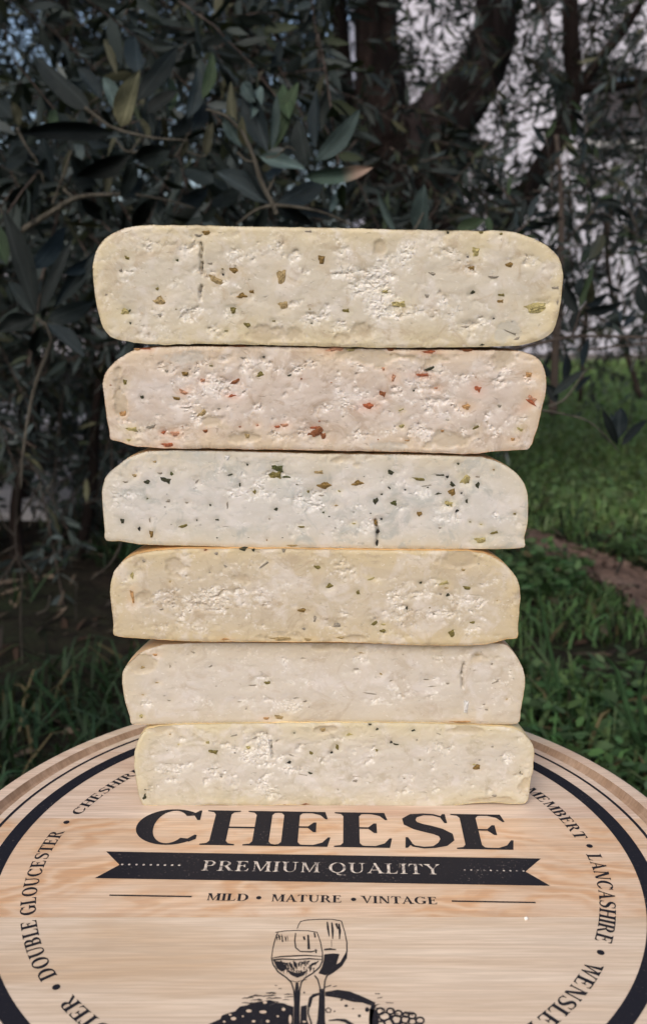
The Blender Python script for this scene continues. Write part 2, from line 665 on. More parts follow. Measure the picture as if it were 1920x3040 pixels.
limb('trunk', [(1240, 1470), (1238, 1250), (1245, 1000), (1240, 800), (1236, 640), (1222, 520), (1215, 430), (1212, 370)],
     [.20, .175, .150, .142, .138, .145, .140, .09], M['bark'], tree, seg=36, seed=3, bump=1.0, bscale=15, sub=10)
limb('limb', [(1170, 520), (1145, 400), (1130, 250), (1118, 80), (1095, -220), (1060, -700), (1000, -1300)], [.105, .090, .072, .062, .056, .048, .03], M['bark'], tree, dY=.25, seed=5, bump=.7, seg=20)
limb('limb', [(1225, 500), (1290, 390), (1365, 300), (1430, 205), (1465, 100), (1462, -60), (1440, -400), (1480, -1000)], [.115, .098, .076, .064, .055, .048, .042, .03], M['bark_pale'], tree, dY=-.15, seed=6, bump=.7, seg=20)
limb('limb', [(1060, 640), (1035, 420), (1018, 200), (1000, -60), (960, -500)], [.03, .028, .026, .024, .02], M['bark'], tree, Y=TY + .35, seed=7)
limb('limb', [(820, 520), (790, 330), (745, 170), (690, -20), (600, -400)], [.026, .030, .030, .028, .02], M['bark'], tree, Y=TY + .1, seed=8)
limb('limb', [(1470, 690), (1545, 600), (1640, 440), (1698, 290), (1694, 100), (1690, -120), (1700, -500)], [.035, .032, .026, .022, .020, .018, .012], M['bark'], tree, Y=TY - .3, seed=9)
limb('limb', [(1698, 290), (1780, 180), (1870, 60), (1950, -80)], [.014, .012, .010, .007], M['bark'], tree, Y=TY - .3, seed=10, seg=8)
limb('limb', [(1660, 260), (1800, 262), (1930, 235)], [.012, .010, .007], M['bark'], tree, Y=TY - .3, seed=12, seg=8)
limb('limb', [(300, 700), (240, 380), (200, 120), (190, -200)], [.024, .022, .020, .018], M['bark'], tree, Y=TY + .5, seed=11)


# ---- crown of the main tree: dense on the left, open in front of the house on the right
def keep_main(x, y):
    k = 1.0
    if 960 < x < 1480 and y < 420: k = 0.80
    if 1480 < x < 1900 and y < 420: k = 1.0
    if x > 1440 and y > 380: k = 0.42
    if 1060 < x < 1440 and y > 380: k = 0.5
    if x < 640 and 0 < y < 660: k = 0.66
    return k


foliage('crown', spots_px(3300, -700, 2700, -900, 760, 1.7, 4.2, 21, keep_main), tree, seed=31)
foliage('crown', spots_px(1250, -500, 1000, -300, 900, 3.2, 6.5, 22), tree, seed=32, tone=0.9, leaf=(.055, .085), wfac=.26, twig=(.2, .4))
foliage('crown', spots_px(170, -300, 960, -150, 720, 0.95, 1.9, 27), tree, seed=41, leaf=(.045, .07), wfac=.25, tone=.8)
foliage('crown', spots_px(60, 960, 1500, 380, 760, 1.2, 2.1, 28), tree, seed=42, leaf=(.045, .065), wfac=.22, tone=.8)
# unseen canopy above the frame, added to shade the background and left ground
r_ = np.random.default_rng(40)
cs = np.stack([r_.uniform(-3.4, 1.0, 1500), r_.uniform(1.0, 4.8, 1500), r_.uniform(1.75, 3.1, 1500)], 1)
foliage('crown', cs, tree, leaf=(0.06, 0.09), twig=(0.2, 0.4), seed=33, wfac=0.24, twigs=False)

shrub = empty('olive_shrub', (at(150, 1500, 1.7).x, 1.7, 0))
tag(shrub, 'dark bushy olive shrub with bare twigs at the left edge', 'shrub', 'trees and shrubs in the garden')


def keep_shrub(x, y):
    if 1130 < y < 1600 and x < 300: return 0.60
    if y > 1600: return 0.45
    return 0.9


foliage('crown', spots_px(950, -700, 460, 640, 1760, 1.35, 2.4, 23, keep_shrub), shrub, seed=34, tone=1.05)
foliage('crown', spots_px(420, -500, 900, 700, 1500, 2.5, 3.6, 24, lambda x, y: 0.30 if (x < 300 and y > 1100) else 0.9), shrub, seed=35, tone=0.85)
for k in range(9):
    x = random.uniform(-120, 420)
    limb('stem', [(x + random.uniform(-60, 60), 1800 + random.uniform(-60, 60)), (x, 1500), (x + random.uniform(-90, 90), 1150), (x + random.uniform(-160, 160), 750)],
         [.016, .012, .009, .005], M['bark'], shrub, Y=random.uniform(1.5, 2.3), seed=60 + k, seg=8)

bush = empty('olive_shrub', (at(1750, 1100, 3.2).x, 3.2, 0))
tag(bush, 'sparse young olive shrub with thin twigs before the white house wall', 'shrub', 'trees and shrubs in the garden')
foliage('crown', spots_px(380, 1380, 2500, 400, 1010, 1.4, 4.2, 25), bush, seed=36, leaf=(.035, .055))
foliage('crown', spots_px(36, 1560, 2300, 950, 1120, 2.6, 4.5, 26), bush, seed=37, leaf=(.035, .055))
for k, (px, Y) in enumerate([([(1640, 1230), (1650, 1000), (1662, 800), (1664, 590), (1650, 400)], 1.5), ([(1900, 1180), (1840, 980), (1800, 760), (1820, 560)], 2.4),
                             ([(1720, 1190), (1745, 900), (1790, 700), (1830, 480)], 2.8), ([(1960, 1190), (1930, 900), (1880, 720), (1870, 560)], 3.0)]):
    limb('stem', px, [.009, .008, .007, .005, .004][:len(px)], M['twig_brown'], bush, Y=Y, seed=80 + k, seg=7)


# ---- near leaves, each an object of its own
def near_leaf_mesh(name, fold, curl, mat, bend=0.0, twist=0.0, skew=0.88):
    """1 m long, 1 m wide lanceolate leaf of two skins; scaled for each use"""
    n = 15
    v, f, mi = [], [], []
    for layer in (0, 1):
        o = len(v)
        for i in range(n):
            t = i / (n - 1)
            wv = 0.5 * (max(0.02, math.sin(math.pi * t ** skew) ** 0.78) if 0 < t < 1 else 0.02)
            if t < .14: wv *= .35 + .65 * t / .14
            z0 = -curl * t * t
            for s in (-1, -.5, 0, .5, 1):
                yy = s * wv * (1 + .05 * math.sin(9 * t + 3 * s + bend * 20)) + bend * math.sin(math.pi * t)
                v.append((t, yy, z0 + fold * abs(s) * wv + twist * s * wv * (t - .4) + .03 * math.sin(11 * t + 2 * s) - (0.03 if layer else 0)))
        for i in range(n - 1):
            for k in range(4):
                a = o + i * 5 + k
                qd = (a, a + 5, a + 6, a + 1)
                f.append(qd if layer == 1 else qd[::-1])
                mi.append(layer)
    me = pyd(name, v, f, True)
    me.materials.append(mat)
    me.materials.append(M['under'])
    me.polygons.foreach_set('material_index', mi)
    return me


LM = {}
for key in ('l_dark', 'l_teal', 'l_blue', 'l_green', 'l_pale', 'l_olive', 'l_tip'):
    LM[key] = [near_leaf_mesh('leaf', *a, M[key], *b) for a, b in (((.25, .3), (.12, .5, .85)), ((.6, -.2), (-.15, -.6, .95)), ((.15, .5), (.22, 1.0, .78)), ((.45, .2), (-.25, .3, .9)), ((.8, -.4), (.05, -1.2, 1.0)), ((.3, .6), (-.08, .9, .82)))]


def near_leaf(parent, b, t, wpx, key, Y, zoom, tilt=0.0, dY=0.0):
    """b, t: stalk and tip in zoomed-picture pixels; zoom = (x0, y0, scale)"""
    x0, y0, s = zoom
    B = at(x0 + b[0] / s, y0 + b[1] / s, Y)
    T = at(x0 + t[0] / s, y0 + t[1] / s, Y + dY)
    ax = T - B
    L = ax.length
    ax.normalize()
    W = .86 * wpx / s / FPX * (B - CAM).length
    view = (CAM - B).normalized()
    side = view.cross(ax).normalized()
    nor = ax.cross(side)
    side, nor = side * math.cos(tilt) + nor * math.sin(tilt), nor * math.cos(tilt) - side * math.sin(tilt)
    me = random.choice(LM[key])
    o = link('leaf', me, None)
    mw = Matrix(((ax.x * L, side.x * W, nor.x * W, B.x), (ax.y * L, side.y * W, nor.y * W, B.y), (ax.z * L, side.z * W, nor.z * W, B.z), (0, 0, 0, 1)))
    o.parent = parent
    o.matrix_basis = mw
    return o


def branch(px, r, Y, zoom, parent, mat='twig', dY=0.0):
    x0, y0, s = zoom
    n = len(px)
    pts = [at(x0 + x / s, y0 + y / s, Y + dY * i / max(1, n - 1)) for i, (x, y) in enumerate(px)]
    rr = [r * (1 - 0.55 * i / max(1, n - 1)) for i in range(n)]
    v, f = tube(pts, rr, 7, 0.25, 120, 0, True, 4)
    o = put(link('branch', pyd('branch', v, f, True), M[mat]), parent)
    return o


Z1 = (0, 0, 1521 / 960)
Z2 = (960, 0, 1521 / 960)
Z4 = (0, 600, 1505 / 500)
Z6 = (1420, 600, 1505 / 500)
D, T_, B_, G_, P_, O_ = 'l_dark', 'l_teal', 'l_blue', 'l_green', 'l_pale', 'l_olive'

YA = 0.78
bA = branch([(400, 505), (450, 545), (540, 605), (700, 645), (790, 655), (885, 660)], .0021, YA, Z1, tree)
for b, t, wd, key, dy in [((570, 600), (655, 350), 105, P_, -.03), ((560, 540), (488, 370), 75, T_, .01), ((640, 480), (845, 195), 95, D, .03), ((540, 630), (95, 622), 92, D, -.05),
                      ((430, 525), (150, 225), 105, D, .02), ((650, 350), (640, 130), 95, B_, .05), ((550, 350), (485, 180), 40, O_, .02), ((690, 535), (835, 420), 70, D, 0),
                      ((785, 660), (765, 540), 34, O_, -.02), ((640, 745), (815, 690), 110, D, -.02), ((620, 730), (370, 810), 100, D, .02), ((880, 560), (935, 310), 75, B_, .02),
                      ((970, 735), (1000, 570), 48, O_, 0), ((950, 470), (1000, 240), 60, G_, .03), ((480, 470), (370, 330), 70, B_, .03), ((800, 520), (820, 340), 60, G_, .05),
                      ((700, 660), (660, 560), 40, O_, 0), ((880, 660), (850, 740), 30, O_, 0), ((810, 640), (900, 520), 70, D, .04), ((330, 560), (355, 510), 60, O_, .06), ((250, 600), (265, 500), 50, G_, .06),
                      ((900, 620), (960, 440), 80, D, .05), ((720, 640), (690, 480), 60, D, .04), ((640, 760), (560, 930), 80, D, .03), ((520, 690), (420, 640), 70, B_, .03)]:
    near_leaf(bA, b, t, wd, key, YA + .01, Z1, random.uniform(-.5, .5), dy)
branch([(545, 660), (605, 715), (660, 650)], .0012, YA, Z1, tree)
branch([(620, 720), (690, 700), (760, 700)], .0012, YA, Z1, tree)
branch([(820, 740), (860, 680), (885, 625)], .0010, YA, Z1, tree)
branch([(870, 710), (960, 735), (985, 690)], .0012, YA + .04, Z1, tree)

YB = 0.70
bB = branch([(1300, 1010), (1285, 965), (1230, 860), (1200, 760), (1150, 640), (1100, 580), (1050, 540), (970, 515)], .0030, YB, Z1, tree)
for b, t, wd, key, dy in [((1155, 690), (1140, 555), 48, P_, -.02), ((1140, 700), (1045, 555), 85, T_, 0), ((1260, 720), (1165, 420), 120, B_, .03), ((1275, 710), (1300, 440), 45, T_, 0),
                      ((1290, 700), (1400, 370), 90, G_, .03), ((1200, 480), (1115, 375), 75, T_, .02), ((1215, 735), (1445, 805), 72, T_, -.03), ((1265, 960), (1010, 800), 110, B_, .02),
                      ((1270, 960), (1125, 720), 80, D, .01), ((1300, 960), (1540, 830), 105, B_, .02), ((1445, 790), (1395, 555), 95, D, 0), ((1480, 760), (1690, 512), 92, T_, -.02),
                      ((1420, 830), (1758, 782), 82, 'l_tip', -.03), ((1290, 975), (1480, 1060), 70, D, .03), ((1100, 690), (1090, 400), 55, O_, .05), ((1360, 560), (1330, 380), 70, G_, .05),
                      ((1480, 700), (1500, 430), 70, B_, .05), ((1260, 970), (1190, 1110), 60, D, .02), ((1240, 860), (1340, 780), 50, B_, .04), ((1330, 730), (1420, 640), 60, D, .03),
                      ((1180, 560), (1215, 420), 60, T_, .03), ((1010, 860), (860, 760), 90, D, .05), ((1130, 900), (960, 940), 90, D, .06), ((1400, 990), (1560, 1000), 60, D, .05)]:
    near_leaf(bB, b, t, wd, key, YB + .01, Z1, random.uniform(-.5, .5), dy)
branch([(1285, 965), (1200, 990), (1110, 1060)], .0022, YB, Z1, tree)
branch([(1290, 965), (1400, 975), (1520, 1000), (1660, 1060)], .0022, YB, Z1, tree)
branch([(1115, 715), (1160, 755), (1215, 760)], .0014, YB, Z1, tree)
branch([(1260, 900), (1300, 820)], .0014, YB, Z1, tree)
bB2 = branch([(1250, 740), (1300, 735), (1350, 690), (1390, 710)], .0010, YB - .02, Z1, tree)
bB3 = branch([(400, 1130), (440, 1060), (470, 1000)], .0016, YB, Z2, tree)
for b, t, wd, key, dy in [((455, 1110), (470, 872), 92, T_, -.02), ((345, 1110), (255, 885), 42, T_, 0), ((285, 1100), (300, 890), 34, G_, .01), ((620, 1100), (760, 1030), 70, G_, 0),
                          ((90, 860), (85, 1010), 50, G_, .03), ((790, 1090), (770, 1010), 40, G_, .02), ((30, 1000), (90, 880), 40, T_, .03)]:
    near_leaf(bB3, b, t, wd, key, YB + .01, Z2, random.uniform(-.4, .4), dy)

YC = 0.92
bC = branch([(-60, 1190), (80, 1100), (250, 995), (350, 935), (450, 918), (590, 915)], .0048, YC, Z1, tree)
branch([(250, 960), (290, 850), (340, 705)], .0020, YC - .02, Z1, tree)
branch([(300, 890), (350, 935)], .0030, YC, Z1, tree)
branch([(640, 915), (780, 940), (920, 980)], .0018, YC, Z1, tree)
branch([(80, 600), (120, 680), (180, 770), (210, 870)], .0020, YC, Z1, tree)
branch([(-20, 950), (30, 1030), (60, 1110)], .0020, YC, Z1, tree)
for b, t, wd, key, dy in [((250, 860), (210, 640), 90, B_, 0), ((300, 840), (330, 700), 30, O_, 0), ((180, 780), (60, 640), 80, D, .03), ((90, 600), (60, 480), 50, O_, 0), ((500, 920), (510, 800), 40, O_, .03),
                          ((200, 900), (60, 950), 90, D, .03), ((380, 930), (520, 1010), 80, D, .04), ((350, 890), (480, 850), 60, D, .03), ((140, 700), (0, 780), 90, D, .03), ((60, 560), (-60, 420), 90, D, .03),
                          ((120, 680), (20, 700), 70, D, .05), ((330, 720), (420, 900), 90, D, .04), ((580, 920), (700, 840), 80, D, .04), ((840, 950), (990, 880), 90, D, .05), ((700, 940), (640, 1060), 90, D, .05)]:
    near_leaf(bC, b, t, wd, key, YC + .02, Z1, random.uniform(-.5, .5), dy)

YE = 0.62
bE = branch([(465, 1250), (400, 1420), (330, 1600), (280, 1800), (235, 2050), (205, 2300), (190, 2560)], .0026, YE + .05, Z4, tree)
bE2 = branch([(330, 1040), (380, 1075), (420, 1110), (465, 1250)], .0022, YE, Z4, tree)
for b, t, wd, key, dy in [((372, 975), (645, 325), 120, D, .02), ((290, 600), (660, 190), 200, B_, .08), ((470, 960), (860, 440), 150, D, .05), ((425, 1055), (860, 890), 190, D, .02),
                          ((430, 1095), (745, 1345), 150, B_, -.02), ((320, 1040), (-30, 1170), 170, D, 0), ((330, 1000), (20, 60), 200, D, .01), ((300, 1010), (60, 700), 150, D, .03),
                          ((380, 1100), (300, 1330), 120, D, .03), ((830, 1460), (930, 1640), 60, O_, .06), ((60, 560), (-80, 200), 160, G_, .05), ((560, 640), (880, 480), 130, B_, .06)]:
    near_leaf(bE2, b, t, wd, key, YE + .01, Z4, random.uniform(-.4, .4), dy)

YR = 0.72
bR = branch([(-260, 1330), (0, 1312), (300, 1310), (600, 1250), (830, 1203), (1150, 1200), (1520, 1212), (1800, 1240)], .0026, YR, Z6, bush, 'twig_brown')
branch([(880, 1325), (1150, 1300), (1520, 1258), (1800, 1200)], .0020, YR + .4, Z6, bush, 'twig_brown')
branch([(830, 1203), (870, 1100), (900, 990), (960, 900)], .0014, YR, Z6, bush, 'twig_brown')
branch([(690, 1210), (690, 1080), (740, 950)], .0012, YR + .1, Z6, bush, 'twig_brown')
branch([(910, 1050), (1060, 1190)], .0010, YR, Z6, bush, 'twig_brown')
for b, t, wd, key, dy in [((905, 960), (850, 1180), 110, D, -.01), ((880, 1000), (790, 720), 130, D, .01), ((890, 950), (1035, 555), 75, G_, 0), ((975, 910), (1010, 710), 80, O_, -.02), ((930, 975), (1300, 895), 100, D, .02),
                          ((950, 930), (1190, 815), 90, D, .02), ((920, 850), (900, 640), 90, D, .03), ((1280, 1110), (1390, 1020), 60, B_, .1), ((1200, 1120), (1110, 1060), 50, B_, .1), ((1270, 1100), (1275, 940), 34, B_, .1),
                          ((1500, 1000), (1420, 720), 110, D, 0), ((1520, 760), (1415, 570), 90, B_, 0), ((980, 520), (1090, 300), 120, O_, .1), ((900, 540), (1000, 400), 90, G_, .1), ((620, 540), (480, 470), 60, B_, .2)]:
    near_leaf(bR, b, t, wd, key, YR + .01, Z6, random.uniform(-.4, .4), dy)
bR2 = branch([(620, 1830), (740, 1780), (830, 1690), (960, 1500), (1040, 1490)], .0014, YR, Z6, bush)
for b, t, wd, key, dy in [((660, 1730), (960, 1490), 95, D, 0), ((860, 1700), (1020, 1525), 55, D, .02), ((700, 1800), (610, 1640), 110, D, .02), ((640, 1560), (560, 1440), 90, D, .05), ((760, 1640), (780, 1330), 90, D, .08), ((920, 1480), (985, 1240), 80, B_, .06)]:
    near_leaf(bR2, b, t, wd, key, YR + .01, Z6, random.uniform(-.4, .4), dy)
bR3 = branch([(560, 1860), (740, 1890), (960, 1950), (1120, 2080), (1250, 2230)], .0011, YR - .1, Z6, bush)
for b, t, wd, key, dy in [((1240, 2170), (1100, 1870), 85, D, -.01), ((1245, 2120), (1250, 1850), 150, B_, .01), ((1280, 2175), (1520, 1930), 85, D, .02), ((1250, 2120), (1180, 1890), 60, B_, .02)]:
    near_leaf(bR3, b, t, wd, key, YR - .1, Z6, random.uniform(-.3, .3), dy)

# small sprays with their own leaves that hang before the house wall
for k in range(16):
    cx, cy = random.uniform(1500, 1900), random.uniform(430, 1000)
    Y = random.uniform(0.95, 1.7)
    ang = random.uniform(-2.6, -.5)
    L = random.uniform(80, 170)
    p2 = (cx + L * math.cos(ang), cy + L * math.sin(ang))
    bb = branch([(cx, cy), ((cx + p2[0]) / 2 + 8, (cy + p2[1]) / 2), p2], .0014, Y, (0, 0, 1), bush, 'twig_brown')
    for j in range(8):
        t = (j + .5) / 8
        q_ = (cx + (p2[0] - cx) * t, cy + (p2[1] - cy) * t)
        a2 = ang + (1 if j % 2 else -1) * random.uniform(.4, 1.0)
        l2 = random.uniform(55, 95) / (Y + .34) * 1.25
        near_leaf(bb, q_, (q_[0] + l2 * math.cos(a2), q_[1] + l2 * math.sin(a2)), l2 * random.uniform(.2, .3), random.choice([D, D, B_, G_]), Y, (0, 0, 1), random.uniform(-.7, .7), random.uniform(-.02, .02))

# dry branching stalk at the left edge
dry = empty('dry_stalk', on(120, 1900, 0))
tag(dry, 'thin grey leafless branching stalk in front of the dark shrub', 'dead plant')
Z5 = (0, 1300, 1204 / 500)
for px in ([(150, 150), (130, 330), (118, 560), (112, 700), (125, 840), (160, 1000), (150, 1300)], [(125, 840), (200, 920), (295, 1015)], [(125, 840), (70, 940), (10, 1080)], [(112, 700), (50, 640), (0, 550)],
           [(125, 760), (60, 800), (-10, 840)], [(118, 620), (200, 480), (300, 320)], [(130, 200), (60, 260), (10, 290)], [(550, 1030), (545, 1300), (570, 1560), (560, 1720)], [(650, 1010), (780, 910), (850, 800), (870, 740)],
           [(150, 190), (260, 230), (400, 270)], [(210, 640), (280, 480), (390, 290)], [(160, 1000), (150, 1300), (160, 1600), (150, 1800)], [(260, 1260), (340, 1220), (360, 1130)]):
    x0, y0, s = Z5
    Y = random.uniform(.95, 1.15)
    pts = [at(x0 + a / s, y0 + b / s, Y) for a, b in px]
    v, f = tube(pts, [random.uniform(.0010, .0019)] * len(pts), 6, 0.2, 90, 0, True, 4)
    put(link('twig', pyd('twig', v, f, True), M['dry']), dry)

# ------------------------------------------------------------------ grass
def blades(name, x, y, h, wd, cols, seed, lean=0.5):
    r = np.random.default_rng(seed)
    n = len(x)
    z = ground_z(x, y) - .004
    b = np.stack([x, y, z], 1)
    a = r.uniform(0, 2 * np.pi, n)
    dr = np.stack([np.cos(a), np.sin(a), np.zeros(n)], 1)
    sd = np.stack([-np.sin(a + r.normal(0, .6, n)), np.cos(a), np.zeros(n)], 1)
    ln = (np.abs(r.normal(0, lean, n)) + .1)[:, None] * h[:, None]
    up = np.array([0, 0, 1.0])
    H, W = h[:, None], wd[:, None]
    p1 = b + up * H * .5 + dr * ln * .25
    p2 = b + up * H * .85 + dr * ln * .65
    p3 = b + up * H * np.clip(1.0 - .25 * ln / H, .4, 1) + dr * ln * 1.15
    v = np.stack([b - sd * W * .4, b + sd * W * .4, p1 - sd * W * .5, p1 + sd * W * .5, p2 - sd * W * .35, p2 + sd * W * .35, p3], 1).reshape(-1, 3)
    t = np.array([[0, 1, 3], [0, 3, 2], [2, 3, 5], [2, 5, 4], [4, 5, 6]])
    f = ((np.arange(n) * 7)[:, None, None] + t[None]).reshape(-1, 3)
    return tag(link(name, npmesh(name, v, f, np.repeat(cols, 7, 0)), M['grass']), kind='stuff')


def grass_cols(n, r, base, var=.35, dry=.05):
    c = np.array(base)[None] * r.uniform(1 - var, 1 + var, (n, 1)) * r.uniform(.85, 1.15, (n, 3))
    m = r.random(n) < dry
    c[m] = np.array([.09, .075, .04]) * r.uniform(.6, 1.2, (m.sum(), 1))
    return c


PAVE = np.array([[-2.35, 1.70], [-.62, 1.70], [-.85, 4.25], [-2.6, 4.25]])


def lawn(name, n, x0, x1, y0, y1, hr, wr, base, seed, dry=.04, clump=0.0, lean=.5, thr=0.42):
    r = np.random.default_rng(seed)
    x, y = r.uniform(x0, x1, n), r.uniform(y0, y1, n)
    k = ~inside(TRACK, x, y) & ~(inside(TRACK + np.array([0, -.10]), x, y) & (r.random(n) < .7)) & ~(inside(TRACK + np.array([0, .04]), x, y) & (r.random(n) < .4))
    k &= ~inside(PAVE, x, y)
    if clump:
        k &= fbm(np.stack([x, y, 0 * x], 1) * clump, seed, 3) > thr
    k &= (np.hypot(x, y) > .05)
    x, y = x[k], y[k]
    m = len(x)
    patch = fbm(np.stack([x, y, 0 * x], 1) * 2.5, seed + 3, 3)
    h = r.uniform(*hr, m) * (.6 + .8 * patch)
    cols = grass_cols(m, r, base, .35, dry) * (0.65 + .7 * patch)[:, None]
    return blades(name, x, y, h, r.uniform(*wr, m), cols, seed + 1, lean)


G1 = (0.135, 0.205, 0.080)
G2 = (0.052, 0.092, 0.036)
lawn('lawn_grass', 60000, 0.3, 3.4, 1.75, 4.4, (.02, .05), (.003, .006), G1, 51, lean=.9)
lawn('lawn_grass', 52000, -0.5, 5.2, 4.0, 7.5, (.02, .05), (.006, .011), G1, 52, lean=.9)
lawn('meadow_grass', 9000, 0.05, 1.7, 1.05, 1.75, (.02, .045), (.003, .006), G2, 53, .06, 3.0, .8, .40)
lawn('meadow_grass', 7000, 0.05, 1.5, .25, 1.1, (.025, .075), (.003, .0065), G2, 56, .10, 3.0, 1.1, .42)
lawn('meadow_grass', 14000, -1.9, 0.2, .25, 1.9, (.02, .085), (.003, .006), (0.020, 0.037, 0.019), 54, .08, 3.0, 1.0, .40)  # left side: shade under the tree put into a darker blade colour
lawn('meadow_grass', 11000, -3.2, 0.6, 1.7, 4.5, (.03, .09), (.004, .007), (0.026, 0.046, 0.022), 55, .10, 2.0, .6, .46)  # farther left patch, its green likewise darkened for the tree's shade

# broad-leaved weeds in the near grass on the right: small rounded leaves on short stalks
r_ = np.random.default_rng(77)
nw = 17000
wxy = np.stack([r_.uniform(.1, 1.6, nw), r_.uniform(.3, 1.65, nw)], 1)
wxy = wxy[~inside(TRACK, wxy[:, 0], wxy[:, 1])]
wxy = wxy[fbm(np.concatenate([wxy, np.zeros((len(wxy), 1))], 1) * 4, 78, 3) > .46]
nw = len(wxy)
wb = np.stack([wxy[:, 0], wxy[:, 1], ground_z(wxy[:, 0], wxy[:, 1]) + r_.uniform(.01, .06, nw)], 1)
wa = unit(np.stack([r_.normal(size=nw), r_.normal(size=nw), r_.uniform(-.1, .6, nw)], 1))
v, f = leaf_cloud(wb, wa, unit(r_.normal(size=(nw, 3)) * .4 + np.array([0, 0, 1])), r_.uniform(.012, .030, nw), r_.uniform(.008, .018, nw), .15, .1)
tag(link('clover', npmesh('clover', v, f, np.repeat(grass_cols(nw, r_, (0.048, 0.088, 0.036), .5, .03), 8, 0)), M['grass']), kind='stuff')

nv = 16000
vx, vy = r_.uniform(.3, 3.2, nv), r_.uniform(1.8, 6.5, nv)
kk_ = ~inside(TRACK, vx, vy)
vx, vy = vx[kk_], vy[kk_]
nv = len(vx)
vb = np.stack([vx, vy, ground_z(vx, vy) + r_.uniform(.012, .045, nv)], 1)
va = unit(np.stack([r_.normal(size=nv), r_.normal(size=nv), r_.uniform(-.1, .4, nv)], 1))
v, f = leaf_cloud(vb, va, unit(r_.normal(size=(nv, 3)) * .35 + np.array([0, 0, 1])), r_.uniform(.014, .026, nv), r_.uniform(.011, .020, nv), .15, .1)
tag(link('clover', npmesh('clover', v, f, np.repeat(grass_cols(nv, r_, (0.115, 0.19, 0.075), .45, .01), 8, 0)), M['grass']), kind='stuff')

# fallen leaves under the tree on the left and near the board
nl = 3600
lx = np.concatenate([r_.uniform(-2.2, .3, 2400), r_.uniform(.1, 1.4, 1200)])
ly = np.concatenate([r_.uniform(.4, 3.2, 2400), r_.uniform(.3, 1.9, 1200)])
lb = np.stack([lx, ly, ground_z(lx, ly) + r_.uniform(.002, .012, nl)], 1)
la_ = unit(np.stack([r_.normal(size=nl), r_.normal(size=nl), r_.normal(size=nl) * .2], 1))
v, f = leaf_cloud(lb, la_, unit(r_.normal(size=(nl, 3)) * .35 + np.array([0, 0, 1])), r_.uniform(.03, .06, nl), r_.uniform(.006, .013, nl))
lc = np.array([[.035, .023, .017], [.055, .042, .032], [.02, .016, .013], [.085, .066, .05]])[r_.integers(0, 4, nl)]
tag(link('leaf_litter', npmesh('leaf_litter', v, f, np.repeat(lc, 8, 0)), M['crown']), kind='stuff')


# long single blades in the near grass, each tuft a thing
def tuft(px, label, wid=.006):
    root = empty('grass_tuft', on(px[0][0][0], px[0][0][1], 0))
    tag(root, label, 'grass', 'tall grass tufts beside the board')
    for pl in px:
        g0 = on(pl[0][0], pl[0][1], .0)
        pts = [at(x, y, g0.y - .03 * i) for i, (x, y) in enumerate(pl)]
        sp = poly_resample(pts, 9)
        V, F = [], []
        for i, p in enumerate(sp):
            t = i / 8
            ww = wid * (1 - t) ** .6 * .5 + .0002
            V += [p + Vector((-ww, 0, 0)), p + Vector((0, .3 * ww + .0008, 0)), p + Vector((ww, 0, 0)), p + Vector((0, .3 * ww, 0))]
        for i in range(8):
            for k in range(4):
                a, b = i * 4 + k, i * 4 + (k + 1) % 4
                F.append((a, b, b + 4, a + 4))
        put(link('blade', pyd('blade', V, F, True), M['blade']), root)


M['blade'] = mat_plain('long_grass_blade', (0.05, 0.105, 0.045), 0.5, 0.3, 0.3, 40)
tuft([[(1665, 2130), (1655, 2030), (1625, 1900), (1605, 1800), (1596, 1725)], [(1665, 2130), (1700, 2080), (1800, 2120), (1850, 2160)], [(1665, 2130), (1620, 2040), (1640, 1960)]], 'tall thin upright blades of grass just right of the cheese stack', .007)
tuft([[(1910, 2250), (1905, 2150), (1895, 2060), (1915, 2000)], [(1910, 2250), (1935, 2120), (1960, 1990)], [(1910, 2250), (1880, 2170), (1830, 1990), (1780, 1930)]], 'broad grass blades at the right edge beyond the board', .010)
tuft([[(1720, 2230), (1800, 2190), (1900, 2150)], [(1720, 2230), (1690, 2150), (1700, 2100)], [(1720, 2230), (1750, 2130), (1740, 2060)]], 'pale low grass stalks just behind the board rim on the right', .005)

# ------------------------------------------------------------------ the board and its stool
board = empty('cheese_board', (0, 0, ZB - .018))
tag(board, 'round wooden cheese board printed with dark lettering under the cheeses', 'cutting board')


